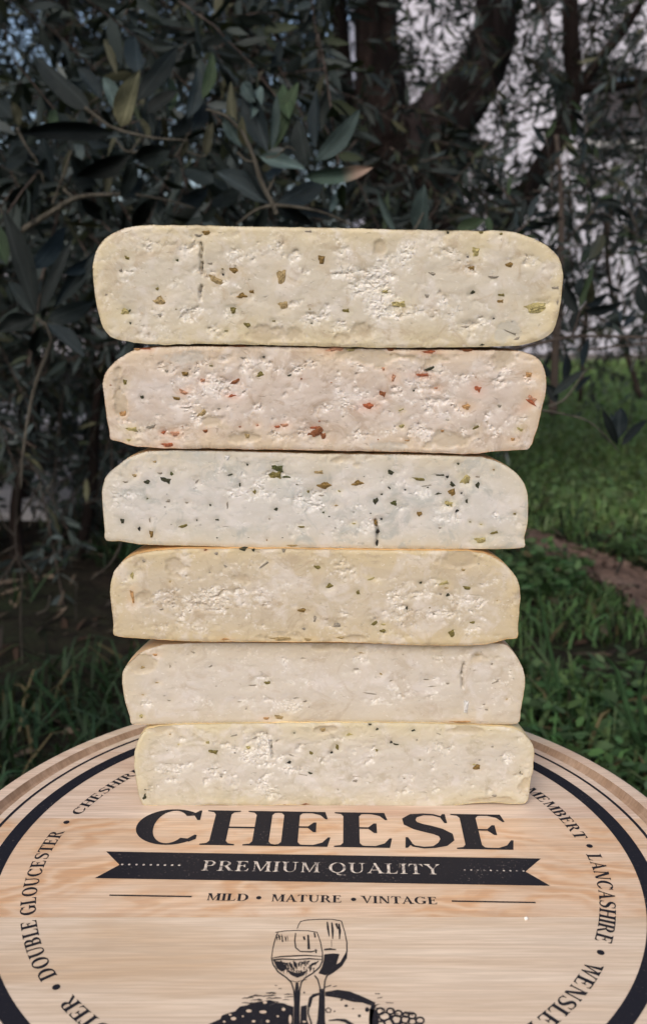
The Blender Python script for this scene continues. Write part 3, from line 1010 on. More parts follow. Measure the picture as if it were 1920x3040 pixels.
def mat_wood(name, ramp1, streak, heart=None, sx=2.2, seed=0.0, dark=0.5):
    t = NT(name, 0.5, 0.35)
    v = t.coord((3.5, 60, 20), (0, 0, rad(-2)), (seed, seed * 3, 0))
    vb = t.coord((5, 16, 6), (0, 0, rad(-1)), (seed * 2, seed, 0))
    a = t.noise(vb, 1.2, 5, 0.55, 1.0)
    b = t.noise(v, 2.4, 6, 0.62, 0.3)
    c = t.ramp(b, [(0.30, ramp1[0]), (0.52, ramp1[1]), (0.72, ramp1[2])])
    c = t.mix(t.math('MULTIPLY', t.ramp(a, [(0.50, (0, 0, 0)), (0.66, (1, 1, 1))]), dark), c, streak)
    if heart:
        hv = t.coord((11, 17, 5), (0, 0, rad(12)), (seed + 3.1, 1.7, 0))
        hn = t.noise(hv, 1.0, 5, 0.6, 2.2)
        m = t.ramp(hn, [(0.36, (0, 0, 0)), (0.46, (.35, .35, .35)), (0.57, (1, 1, 1))])
        wv = t.n('TexWave', wave_type='RINGS', rings_direction='Z')
        wv.inputs['Scale'].default_value = 4.5
        wv.inputs['Distortion'].default_value = 14
        wv.inputs['Detail'].default_value = 3
        wv.inputs['Detail Scale'].default_value = 1.4
        t.l(t.coord((4, 9, 4), (0, 0, 0), (-.2, .5, 0)), wv.inputs['Vector'])
        hc = t.ramp(wv.outputs['Fac'], [(0.1, heart[0]), (0.6, heart[1]), (0.95, heart[2])])
        c = t.mix(m, c, hc)
    ln_ = t.noise(t.coord((2.2, 170, 60), (0, 0, rad(-1.2)), (seed * 7, seed, 0)), 1.0, 5, 0.7, .25)
    c = t.mix(t.math('MULTIPLY', t.ramp(ln_, [(0.54, (0, 0, 0)), (0.62, (1, 1, 1)), (.70, (.3, .3, .3))]), .26), c, (*[x * .66 for x in ramp1[0][:3]], 1))
    fine = t.noise(t.coord((30, 900, 200)), 1.0, 3, 0.6)
    c = t.mix(t.math('MULTIPLY', t.ramp(fine, [(0.45, (1, 1, 1)), (0.6, (0, 0, 0))]), 0.28), c, (*[x * .55 for x in ramp1[0][:3]], 1))
    t.color(c).bump(fine, 0.0004, 0.25)
    return t.m


w_pale = mat_wood('pale_plank', [(.51, .39, .28), (.58, .465, .355), (.625, .52, .41)], (.46, .32, .20, 1), None, seed=.3, dark=.75)
w_heart = mat_wood('heartwood_plank', [(.51, .365, .25), (.595, .45, .33), (.645, .51, .395)], (.52, .31, .17, 1), [(.51, .305, .17), (.57, .375, .23), (.61, .43, .29)], seed=1.7, dark=.6)
w_pink = mat_wood('pinkish_plank', [(.50, .37, .275), (.59, .46, .36), (.64, .52, .42)], (.42, .24, .15, 1), None, seed=4.4, dark=.6)

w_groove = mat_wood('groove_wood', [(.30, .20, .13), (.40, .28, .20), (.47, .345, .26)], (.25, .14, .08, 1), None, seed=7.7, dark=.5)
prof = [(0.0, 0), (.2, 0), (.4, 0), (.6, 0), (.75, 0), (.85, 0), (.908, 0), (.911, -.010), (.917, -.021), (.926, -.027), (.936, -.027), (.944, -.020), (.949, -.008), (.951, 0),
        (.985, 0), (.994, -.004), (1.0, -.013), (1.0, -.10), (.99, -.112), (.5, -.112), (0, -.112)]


def board_bm():
    bm = bmesh.new()
    N = 192
    rings = []
    for r, z in prof:
        if r == 0:
            rings.append([bm.verts.new((0, 0, z * BR))])
        else:
            rings.append([bm.verts.new((r * BR * math.cos(2 * math.pi * k / N), r * BR * math.sin(2 * math.pi * k / N), z * BR)) for k in range(N)])
    for a, b in zip(rings, rings[1:]):
        for k in range(N):
            k2 = (k + 1) % N
            if len(a) == 1: bm.faces.new((a[0], b[k], b[k2]))
            elif len(b) == 1: bm.faces.new((a[k], b[0], a[k2]))
            else: bm.faces.new((a[k], b[k], b[k2], a[k2]))
    return bm


cuts = [-1.1, -.645, -.230, .188, .60, 1.1]
for k, mt in enumerate((w_pink, w_pale, w_heart, w_pink, w_pale)):
    bm = board_bm()
    for yy, sgn in ((cuts[k] * BR + .00007, 1), (cuts[k + 1] * BR - .00007, -1)):
        geom = bm.verts[:] + bm.edges[:] + bm.faces[:]
        bmesh.ops.bisect_plane(bm, geom=geom, plane_co=(0, yy, 0), plane_no=(0, -sgn, 0), clear_outer=True)
        be = [e for e in bm.edges if e.is_boundary]
        if be: bmesh.ops.holes_fill(bm, edges=be, sides=0)
    bmesh.ops.recalc_face_normals(bm, faces=bm.faces[:])
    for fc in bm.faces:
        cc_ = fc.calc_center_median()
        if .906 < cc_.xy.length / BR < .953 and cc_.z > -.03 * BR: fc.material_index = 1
    me = bpy.data.meshes.new('plank')
    bm.to_mesh(me)
    bm.free()
    me.materials.append(mt)
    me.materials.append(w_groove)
    o = link('plank', me, None, board)
    o.location = (0, 0, .018)

# ---- printing ink
ti = NT('dark_printing_ink', 0.6, 0.18)
iv = ti.coord()
wear = ti.noise(iv, 900, 4, 0.7)
wear2 = ti.noise(iv, 45, 4, 0.6)
wm = ti.math('MULTIPLY', ti.ramp(wear, [(0.60, (0, 0, 0)), (0.68, (1, 1, 1))]), ti.ramp(wear2, [(0.48, (.12, .12, .12)), (0.66, (.85, .85, .85))]))
ti.color(ti.mix(wm, (0.0095, 0.0092, 0.0135, 1), (0.24, 0.20, 0.17, 1)))
INK = ti.m
tw_ = NT('bare_wood_lettering', 0.6, 0.25)
tw_.color(tw_.ramp(tw_.noise(tw_.coord(), 400, 4, .7), [(0.38, (.10, .09, .09)), (0.52, (.50, .44, .38)), (.7, (.60, .54, .47))]))
BARE = tw_.m


def union2d(polys):
    """union of 2D polygons as triangles"""
    vs, fs = [], []
    for p in polys:
        a = sum(p[i][0] * p[(i + 1) % len(p)][1] - p[(i + 1) % len(p)][0] * p[i][1] for i in range(len(p)))
        if abs(a) < 1e-9: continue
        if a < 0: p = p[::-1]
        o = len(vs)
        vs += [Vector((x, y)) for x, y in p]
        fs.append(list(range(o, o + len(p))))
    r = delaunay_2d_cdt(vs, [], fs, 0, 1e-6)
    V, F, FO = r[0], r[2], r[5]
    return [tuple(v) for v in V], [tuple(f) for f, o in zip(F, FO) if o]


def stroke(pts, w):
    """quads along a polyline; w = one width or one for each point"""
    n = len(pts)
    if not hasattr(w, '__len__'): w = [w] * n
    L, R = [], []
    for i in range(n):
        a, b = pts[max(i - 1, 0)], pts[min(i + 1, n - 1)]
        dx, dy = b[0] - a[0], b[1] - a[1]
        l = math.hypot(dx, dy) + 1e-9
        nx_, ny_ = -dy / l * w[i] / 2, dx / l * w[i] / 2
        L.append((pts[i][0] + nx_, pts[i][1] + ny_))
        R.append((pts[i][0] - nx_, pts[i][1] - ny_))
    return [[L[i], R[i], R[i + 1], L[i + 1]] for i in range(n - 1)]


def arc(cx, cy, rx, ry, a0, a1, n=28):
    return [(cx + rx * math.cos(math.radians(a0 + (a1 - a0) * k / n)), cy + ry * math.sin(math.radians(a0 + (a1 - a0) * k / n))) for k in range(n + 1)]


def bowl(cx, cy, rx, ry, a0, a1, T, h, n=30):
    """curved stroke: width T where it runs upright, h where it runs flat"""
    po, pi_ = [], []
    for k in range(n + 1):
        a = math.radians(a0 + (a1 - a0) * k / n)
        po.append((cx + rx * math.cos(a), cy + ry * math.sin(a)))
        pi_.append((cx + (rx - T) * math.cos(a), cy + (ry - h) * math.sin(a)))
    return [[po[k], pi_[k], pi_[k + 1], po[k + 1]] for k in range(n)]


def serif(x, y, w, T, up):
    """bracketed slab of half-length w/2 at height y; up = 1 at a foot, -1 at a head"""
    s = up
    return [[(x - w / 2, y), (x + w / 2, y), (x + w / 2, y + s * .032), (x + T * .5 + .03, y + s * .055), (x + T * .5, y + s * .12), (x - T * .5, y + s * .12), (x - T * .5 - .03, y + s * .055), (x - w / 2, y + s * .032)]]


def vst(x, T, w=None, y0=0.0, y1=1.0, foot=True, head=True):
    w = w or T + .22
    p = [[(x - T / 2, y0), (x + T / 2, y0), (x + T / 2, y1), (x - T / 2, y1)]]
    if foot: p += serif(x, y0, w, T, 1)
    if head: p += serif(x, y1, w, T, -1)
    return p


def arm(x0, x1, y, h, beak, up):
    """horizontal arm with a tapered beak; up = 1: beak points up from the arm, -1: down"""
    yb = y if up > 0 else y - h
    p = [[(x0, yb), (x1, yb), (x1, yb + h), (x0, yb + h)]]
    if beak:
        if up > 0: p += [[(x1 - .17, y), (x1, y), (x1 + .035, y + beak), (x1 + .005, y + beak), (x1 - .06, y + beak * .45), (x1 - .17, y + h)]]
        else: p += [[(x1 - .17, y), (x1 - .17, y - h), (x1 - .06, y - beak * .45), (x1 + .005, y - beak), (x1 + .035, y - beak), (x1, y)]]
    return p


def glyph(ch, T=.15, h=.05):
    """serif capitals of height 1; returns polygons and advance width"""
    if ch == 'I': return vst(.16, T), .32
    if ch == 'H': return vst(.16, T) + vst(.68, T) + [[(.16, .48), (.68, .48), (.68, .48 + h), (.16, .48 + h)]], .84
    if ch == 'E':
        return vst(.16, T) + arm(.1, .62, 0, h, .26, 1) + arm(.1, .58, 1, h, .22, -1) + arm(.16, .44, .52, h, 0, 1) + [[(.44, .40), (.475, .40), (.475, .68), (.44, .68), (.37, .56), (.37, .52)]], .72
    if ch == 'L': return vst(.16, T) + arm(.1, .58, 0, h, .28, 1), .66
    if ch == 'T':
        p = vst(.36, T, head=False) + [[(.03, 1 - h), (.69, 1 - h), (.69, 1), (.03, 1)]]
        for s in (-1, 1):
            x = .36 + s * .33
            p += [[(x, 1), (x - s * .16, 1), (x - s * .16, 1 - h), (x - s * .05, 1 - .12), (x + s * .01, 1 - .26), (x + s * .035, 1 - .26)]]
        return p, .72
    if ch == 'C' or ch == 'G':
        p = bowl(.45, .5, .43, .515, 42, 318, T * 1.08, h)
        p += [[(.755, .99), (.785, .99), (.79, .70), (.755, .70), (.70, .84), (.70, .90)]]
        if ch == 'C':
            p += [[(.80, .27), (.77, .28), (.68, .14), (.72, .08), (.80, .16)]]
            return p, .88
        p += vst(.72, T, foot=False, y0=.06, y1=.44) + [[(.60, .02), (.795, .08), (.795, .2), (.70, .2)]]
        return p, .92
    if ch == 'O' or ch == 'Q':
        p = bowl(.45, .5, .43, .515, 0, 360, T * 1.05, h, 44)
        if ch == 'Q': p += stroke([(.42, .0), (.48, -.13), (.62, -.22), (.86, -.22)], [.07, .13, .11, .03])
        return p, .90
    if ch == 'D':
        p = vst(.16, T, T + .14)
        p += [[(.1, 0), (.38, 0), (.38, h), (.1, h)], [(.1, 1 - h), (.38, 1 - h), (.38, 1), (.1, 1)]] + bowl(.36, .5, .44, .5, -90, 90, T * 1.05, h)
        return p, .86
    if ch in 'PRB':
        p = vst(.16, T, T + .14 if ch == 'B' else None)
        y0 = .47
        p += [[(.1, 1 - h), (.36, 1 - h), (.36, 1), (.1, 1)], [(.16, y0), (.36, y0), (.36, y0 + h), (.16, y0 + h)]]
        p += bowl(.34, (1 + y0) / 2, .29, (1 - y0) / 2, -90, 90, T * .95, h)
        if ch == 'R':
            p += [[(.33, .5), (.48, .5), (.76, .04), (.84, .032), (.84, 0), (.60, 0)]]
            return p, .82
        if ch == 'B':
            y1 = y0 + h
            p += [[(.1, 0), (.38, 0), (.38, h), (.1, h)]] + bowl(.36, y1 / 2, .33, y1 / 2, -90, 90, T, h)
            return p, .76
        return p, .68
    if ch == 'S':
        c = [(.585, .80), (.55, .90), (.45, .965), (.33, .975), (.20, .93), (.135, .82), (.15, .70), (.24, .61), (.36, .545), (.48, .475), (.565, .38), (.575, .25), (.51, .12), (.40, .04), (.28, .022), (.16, .06), (.085, .18)]
        wv = [h * .9, h, h * 1.05, h * 1.1, T * .62, T * .86, T * .95, T * 1.0, T * 1.04, T * 1.0, T * .96, T * .86, T * .66, h * 1.15, h * 1.05, h, h * .9]
        p = stroke(c, wv) + [[(.60, .99), (.565, .99), (.53, .90), (.575, .72), (.61, .72)], [(.07, .30), (.10, .30), (.145, .14), (.085, .01), (.055, .01)]]
        return p, .69
    if ch == 'U':
        p = vst(.18, T, y0=.35, foot=False) + vst(.70, h * 1.2, T + .16, y0=.35, foot=False)
        p += [[q2 for q2 in pp] for pp in bowl(.4275, .36, .3275, .375, 180, 270, T, h)] + bowl(.4275, .36, .3025, .375, 270, 360, h * 1.3, h)
        return p, .86
    if ch == 'A':
        p = stroke([(.10, 0), (.41, 1.0)], h * 1.15) + [[(.32, 1.02), (.44, 1.02), (.77, 0), (.77 - T * 1.1, 0)]] + [[(.2, .30), (.62, .30), (.62, .30 + h), (.2, .30 + h)]]
        return p + serif(.11, 0, .24, .05, 1) + serif(.70, 0, T + .18, T, 1), .82
    if ch == 'V':
        p = [[(.06, 1), (.06 + T * 1.1, 1), (.46, .0), (.40, -.02)]] + stroke([(.42, 0), (.70, 1)], h * 1.15)
        return p + serif(.12, 1, T + .18, T, -1) + serif(.69, 1, .22, .05, -1), .80
    if ch == 'Y':
        p = [[(.05, 1), (.05 + T * 1.15, 1), (.44, .46), (.34, .42)]] + stroke([(.40, .45), (.66, 1)], h * 1.15) + vst(.38, T, y1=.5, head=False)
        return p + serif(.12, 1, T + .18, T, -1) + serif(.66, 1, .22, .05, -1), .76
    if ch == 'W':
        p = []
        for o in (0, .40):
            p += [[(.05 + o, 1), (.05 + T * 1.05 + o, 1), (.36 + o, .0), (.31 + o, -.02)]] + stroke([(.325 + o, 0), (.54 + o, 1)], h * 1.15)
        return p + serif(.11, 1, T + .16, T, -1) + serif(.52, 1, T + .16, T, -1) + serif(.94, 1, .22, .05, -1), 1.05
    if ch == 'N':
        p = vst(.15, h * 1.2, .20) + vst(.72, h * 1.2, .20, foot=False) + [[(.06, 1), (.06 + T * 1.2, 1), (.745, 0), (.745 - T * .75, 0)]]
        return p, .86
    if ch == 'M':
        p = vst(.14, h * 1.2, .20) + vst(.84, T, T + .18) + [[(.08, 1), (.08 + T * 1.2, 1), (.50, .08), (.46, 0)]] + stroke([(.475, .03), (.80, 1)], h * 1.15)
        return p, 1.0
    return [], .35


GC = {}


def glyph_mesh(ch, T, h):
    k = (ch, T, h)
    if k not in GC:
        p, adv = glyph(ch, T, h)
        GC[k] = (*(union2d(p) if p else ([], [])), adv)
    return GC[k]


PROT = rad(-1.6)
PC = (0.007, 0.0)


def bpt(x, y):
    """printed layout (unit = board radius) to board coordinates"""
    c, s = math.cos(PROT), math.sin(PROT)
    return (PC[0] + c * x - s * y) * BR, (PC[1] + s * x + c * y) * BR


def flat(name, V, F, z, mat, parent=board):
    me = pyd(name, [(x, y, z) for x, y in V], F)
    bm = bmesh.new()
    bm.from_mesh(me)
    for fc in bm.faces:
        if fc.normal.z < 0: fc.normal_flip()
    bm.to_mesh(me)
    bm.free()
    o = link(name, me, mat, parent)
    o.location = (0, 0, .018)
    return o


def word_line(text, x0, x1, y0, y1, T, h, z, mat, track=0.0):
    adv = [glyph_mesh(c, T, h)[2] + track for c in text]
    tot = sum(adv) - track
    sx = (x1 - x0) / tot
    V, F = [], []
    x = 0
    for c, a in zip(text, adv):
        v, f, _ = glyph_mesh(c, T, h)
        o = len(V)
        V += [bpt(x0 + (x + p[0]) * sx, y0 + p[1] * (y1 - y0)) for p in v]
        F += [tuple(i + o for i in q_) for q_ in f]
        x += a
    return flat('printed_word', V, F, z, mat)


def word_arc(text, a0, a1, r0, r1, T, h, z, mat, track=.06):
    """letters with feet at radius r0 and heads at r1, from angle a0 to a1 (degrees)"""
    adv = [glyph_mesh(c, T, h)[2] + track for c in text]
    tot = sum(adv) - track
    V, F = [], []
    x = 0
    for c, a in zip(text, adv):
        v, f, _ = glyph_mesh(c, T, h)
        o = len(V)
        for p in v:
            an = math.radians(a0 + (a1 - a0) * (x + p[0]) / tot)
            r = (r0 + (r1 - r0) * p[1]) * BR
            V.append((r * math.cos(an), r * math.sin(an)))
        F += [tuple(i + o for i in q_) for q_ in f]
        x += a
    return flat('printed_word', V, F, z, mat)


ZI, ZW = .00012, .00024
def ring(name, r0, r1):
    N = 256
    V = [((r0 if k % 2 == 0 else r1) * BR * math.cos(math.pi * (k // 2) * 2 / N), (r0 if k % 2 == 0 else r1) * BR * math.sin(math.pi * (k // 2) * 2 / N)) for k in range(2 * N)]
    F = [(2 * k, 2 * k + 1, (2 * k + 3) % (2 * N), (2 * k + 2) % (2 * N)) for k in range(N)]
    return flat(name, V, F, ZI, INK)


ring('printed_ring', .8765, .8855)
ring('printed_ring', .7965, .8368)
word_line('CHEESE', -.512, .520, .051, .219, .20, .045, ZI, INK, .03)
bt, bb_ = .0145, -.0985
flat('printed_banner', [bpt(*p) for p in ((-.560, bt), (.562, bt), (.512, -.042), (.562, bb_), (-.560, bb_), (-.512, -.042))], [(0, 1, 2), (0, 2, 5), (2, 3, 4), (2, 4, 5)], ZI, INK)
word_line('PREMIUM', -.300, -.004, -.061, -.019, .14, .045, ZW, BARE, .10)
word_line('QUALITY', .018, .298, -.061, -.019, .14, .045, ZW, BARE, .10)
word_line('MILD', -.272, -.170, -.177, -.150, .19, .06, ZI, INK, .06)
word_line('MATURE', -.117, .053, -.177, -.150, .19, .06, ZI, INK, .06)
word_line('VINTAGE', .098, .281, -.177, -.150, .19, .06, ZI, INK, .06)


def dots(name, cs, r, z, mat, polar=False):
    V, F = [], []
    for x, y in cs:
        o = len(V)
        V += [(x + r * BR * math.cos(2 * math.pi * k / 10), y + r * BR * math.sin(2 * math.pi * k / 10)) for k in range(10)]
        F.append(tuple(range(o, o + 10)))
    return flat(name, V, F, z, mat)


for xx in (-.147, .080): dots('printed_dot', [bpt(xx, -.164)], .0065, ZI, INK)
dots('printed_dotted_line', [bpt(-.505 + .145 * k / 8, -.041) for k in range(9)], .0034, ZW, BARE)
dots('printed_dotted_line', [bpt(.360 + .147 * k / 9, -.041) for k in range(10)], .0028, ZW, BARE)
for xa, xb in ((-.507, -.308), (.314, .513)):
    flat('printed_line', [bpt(xa, -.1665), bpt(xb, -.1665), bpt(xb, -.1615), bpt(xa, -.1615)], [(0, 1, 2, 3)], ZI, INK)
word_arc('LEICESTER', 247.0, 223.0, .696, .731, .20, .07, ZI, INK)
word_arc('DOUBLE GLOUCESTER', 217.0, 169.8, .696, .731, .20, .07, ZI, INK)
word_arc('CHESHIRE', 163.0, 139.5, .695, .725, .20, .07, ZI, INK)
word_arc('CAMEMBERT', 36.0, 7.2, .688, .722, .20, .07, ZI, INK)
word_arc('LANCASHIRE', 1.4, -26.8, .691, .728, .20, .07, ZI, INK)
word_arc('WENSLEYDALE', -33.0, -66.5, .693, .730, .20, .07, ZI, INK)
for a in (219.65, 166.4, 4.4, -29.5):
    dots('printed_dot', [(.712 * BR * math.cos(rad(a)), .712 * BR * math.sin(rad(a)))], .0085, ZI, INK)

# ---- the printed still life: two glasses, a cheese wheel, grapes
ZG = (560, 2660, 1521 / 700)


def gp(x, y):
    p = on(ZG[0] + x / ZG[2], ZG[1] + y / ZG[2], ZB)
    return (p.x, p.y)


def drawing(name, lines, fills, z=ZI, mat=INK):
    polys = []
    for pts, wd in lines:
        polys += [[gp(*q_) for q_ in pg] for pg in stroke(pts, wd)]
    polys += [[gp(*q_) for q_ in pg] for pg in fills]
    sc_ = 1000.0
    V, F = union2d([[(x * sc_, y * sc_) for x, y in pg] for pg in polys])
    return flat(name, [(x / sc_, y / sc_) for x, y in V], F, z, mat)


def ell(cx, cy, rx, ry, n=14, a0=0):
    return [(cx + rx * math.cos(2 * math.pi * k / n + a0), cy + ry * math.sin(2 * math.pi * k / n + a0)) for k in range(n)]


rd = random.Random(5)
hatch = []
for k in range(22):
    a = rd.uniform(-1, 1)
    y = rd.uniform(425, 505)
    x = 700 + a * (150 - (y - 420) * 1.15)
    hatch.append(([(x, y), (x + rd.uniform(-16, 16), y + rd.uniform(6, 24))], [rd.uniform(3, 7), 2]))
for k in range(9):
    x, y = rd.uniform(560, 640), rd.uniform(240, 270)
    hatch.append(([(x, y), (x + rd.uniform(-3, 3), y + rd.uniform(12, 40))], [rd.uniform(3, 7), 1.5]))
for k in range(26):
    x = 570 + k * 10.5 + rd.uniform(-4, 4)
    y = 418 + abs(rd.gauss(0, 12))
    l = rd.uniform(18, 62) * (1 - abs(x - 700) / 260)
    hatch.append(([(x, y), (x + (705 - x) * .12, y + l * .6), (x + (705 - x) * .22, y + l)], [7, 8, 2]))
for k in range(14):
    x = 600 + k * 16 + rd.uniform(-5, 5)
    y = 470 + rd.uniform(-10, 14) - abs(x - 700) * .10
    hatch.append(([(x, y), (x + rd.uniform(-10, 10), y + rd.uniform(14, 36))], [9, 3]))
drawing('printed_wine_glass', [
    ([(560, 236), (620, 227), (700, 224), (770, 226), (830, 236)], 5), ([(575, 238), (556, 285), (543, 340), (535, 400)], [5, 7, 6, 5]),
    ([(535, 400), (543, 440), (575, 490), (630, 528), (662, 560), (678, 610), (684, 700), (680, 880)], [8, 9, 9, 9, 9, 9, 10, 10]),
    ([(828, 238), (850, 300), (863, 370), (862, 420), (845, 460), (800, 500), (750, 530), (726, 560), (716, 610), (712, 700), (710, 880)], [5, 6, 7, 9, 9, 9, 9, 9, 9, 9, 9]),
    ([(540, 402), (600, 392), (680, 388), (760, 385), (858, 392)], [5, 8, 9, 8, 4]), ([(545, 415), (600, 408), (690, 412), (780, 406), (856, 412)], [12, 9, 7, 9, 5]),
    ([(580, 250), (588, 285)], 9), ([(602, 258), (606, 298)], 8), ([(622, 262), (626, 285)], 6), ([(810, 238), (816, 270)], 10), ([(690, 240), (684, 290), (690, 335), (720, 360), (790, 362), (830, 352)], [6, 8, 8, 7, 9, 5]),
    ([(770, 252), (775, 345)], [10, 17]), ([(742, 262), (748, 285)], 12), ([(818, 345), (822, 370)], 10), ([(640, 545), (695, 556), (760, 540)], 5)] + hatch,
    [[(690, 560), (708, 560), (712, 620), (714, 720), (718, 880), (676, 880), (682, 720), (684, 620)], [(548, 420), (600, 425), (640, 470), (600, 490), (570, 470)], [(630, 480), (700, 500), (770, 480), (740, 515), (700, 530), (660, 512)]])
drawing('printed_wine_glass', [
    ([(718, 166), (760, 157), (840, 152), (920, 152), (982, 162)], 5), ([(722, 166), (708, 190), (700, 212)], 5), ([(984, 162), (1006, 235), (1019, 300), (1020, 360)], [6, 6, 7, 8]),
    ([(893, 168), (898, 210), (906, 262)], [8, 14, 6]), ([(922, 172), (928, 220), (928, 278)], [7, 16, 6]), ([(950, 178), (962, 215)], [14, 10]), ([(968, 180), (974, 225), (972, 280)], [10, 16, 6]), ([(920, 285), (921, 330)], 3),
    ([(872, 348), (910, 344), (950, 348)], [9, 13, 6]), ([(1018, 360), (1015, 400), (985, 450), (930, 494), (892, 515), (878, 550), (872, 620), (874, 880)], [9, 10, 10, 9, 9, 9, 10, 10]),
    ([(812, 515), (832, 540), (846, 590), (846, 640)], [10, 9, 8, 8])],
    [[(874, 378), (930, 372), (972, 376), (952, 442), (975, 430), (1016, 362), (1018, 392), (985, 448), (925, 494), (880, 514), (836, 500), (858, 462), (870, 420)],
     [(842, 600), (870, 600), (872, 700), (880, 820), (900, 880), (812, 880), (830, 800), (838, 700)]])
drawing('printed_cheese_wheel', [
    ([(775, 700), (770, 760), (790, 820), (790, 880)], [12, 10, 12, 12]), ([(1195, 700), (1180, 740), (1172, 800), (1176, 880)], [26, 30, 22, 20]), ([(900, 806), (960, 800), (1010, 806), (1060, 840)], [6, 14, 22, 26]),
    ([(882, 735), (900, 722), (918, 735), (912, 752), (890, 752), (882, 735)], 7), ([(1090, 640), (1130, 668), (1190, 690)], [8, 16, 10]), ([(880, 590), (918, 578)], 6), ([(930, 586), (955, 582)], 5), ([(1200, 632), (1232, 632)], 5), ([(1215, 660), (1250, 656)], 4), ([(1270, 690), (1320, 692)], 4)],
    [[(765, 720), (775, 660), (800, 635), (840, 625), (840, 640), (800, 660), (785, 720)], [(880, 620), (960, 606), (1040, 618), (1120, 650), (1205, 690), (1190, 715), (1120, 690), (1060, 686), (1000, 668), (940, 656), (880, 648)],
     ell(1015, 710, 12, 8), ell(985, 672, 9, 6), ell(1100, 775, 11, 9), ell(940, 746, 6, 5), ell(1150, 735, 14, 16), ell(745, 625, 7, 5), ell(1060, 730, 6, 4)])
gl = []
for k in range(30):
    x, y = rd.uniform(330, 640), rd.uniform(628, 700)
    y = max(y, 690 - (x - 250) * .28)
    l = rd.uniform(18, 80)
    gl.append(([(x, y), (x + l * .5, y - 4 + rd.uniform(-2, 2)), (x + l, y - rd.uniform(0, 6))], [2, rd.uniform(4, 9), 2]))
drawing('printed_grapes', gl + [([(555, 578), (572, 580)], 4), ([(580, 600), (600, 598)], 4), ([(500, 628), (520, 626)], 5)],
        [[(60, 880), (135, 826), (205, 795), (215, 772), (262, 756), (300, 745), (330, 715), (380, 705), (410, 690), (470, 682), (520, 672), (560, 690), (620, 700), (676, 716), (674, 880)], [(724, 712), (762, 706), (762, 800), (780, 840), (780, 880), (716, 880)]])
for x, y, a, b in [(290, 795, 18, 11), (480, 752, 24, 10), (388, 745, 18, 10), (492, 690, 14, 9), (510, 812, 12, 9), (612, 735, 12, 10), (420, 812, 12, 7), (268, 770, 10, 6), (575, 780, 8, 6), (350, 780, 8, 5), (230, 815, 9, 6), (655, 800, 10, 30), (745, 815, 12, 6)]:
    flat('printed_grape_highlight', [gp(*p) for p in ell(x, y, a, b, 9, rd.random())], [tuple(range(9))], ZW, M.setdefault('pw', mat_plain('print_gap_wood', (.52, .40, .29), .55, .3, .1, 300)))
gr = []
for x, y, a in [(1235, 745, 26), (1262, 778, 34), (1300, 745, 24), (1338, 800, 34), (1350, 760, 24), (1395, 800, 28), (1400, 768, 20), (1440, 775, 24), (1440, 812, 26), (1490, 805, 26), (1290, 820, 30), (1240, 830, 26), (1380, 840, 26), (1480, 840, 24)]:
    e = ell(x, y, a, a * .78, 16)
    gr.append((e + [e[0]], 12))
for k in range(26):
    x = rd.uniform(1190, 1520)
    y = 722 + (x - 1190) * .2 + rd.uniform(-22, 10)
    gr.append(([(x, y), (x + rd.uniform(-26, 30), y + rd.uniform(-10, 14))], [rd.uniform(4, 9), 2]))
drawing('printed_grapes', gr, [[(1165, 730), (1215, 735), (1225, 790), (1225, 880), (1165, 880)], [(1300, 770), (1330, 772), (1310, 800), (1295, 790)], [(1365, 790), (1372, 830), (1355, 850), (1350, 826)]])

# one pale crumb fallen on the board
bm = bmesh.new()
bmesh.ops.create_icosphere(bm, subdivisions=2, radius=.0007)
for vv in bm.verts: vv.co *= random.uniform(.7, 1.25)
me = bpy.data.meshes.new('cheese_crumb')
bm.to_mesh(me)
bm.free()
o = link('cheese_crumb', me, mat_plain('crumb_white', (.74, .71, .66), .6, .3, .05, 300))
o.location = on(1561, 2727, ZB + .0006)
tag(o, 'tiny white crumb lying on the board right of the printed glasses', 'crumb')

# the low stool that carries the board
stool = empty('low_stool', (0, 0, 0))
tag(stool, 'plain low wooden stool standing hidden beneath the round board', 'stool')
sw = mat_plain('stool_wood', (.20, .13, .08), .7, .3, .25, 18)
zt = ZB - .018 - .0005
v, f = tube([(0, 0, zt - .03), (0, 0, zt - .001)], [.115, .118], 40)
put(link('seat', pyd('seat', v, f), sw), stool)
for k in range(3):
    a = rad(90 + 120 * k)
    v, f = tube([(.12 * math.cos(a), .12 * math.sin(a), -.02), (.085 * math.cos(a), .085 * math.sin(a), zt - .031)], [.012, .016], 12)
    put(link('leg', pyd('leg', v, f, True), sw), stool)


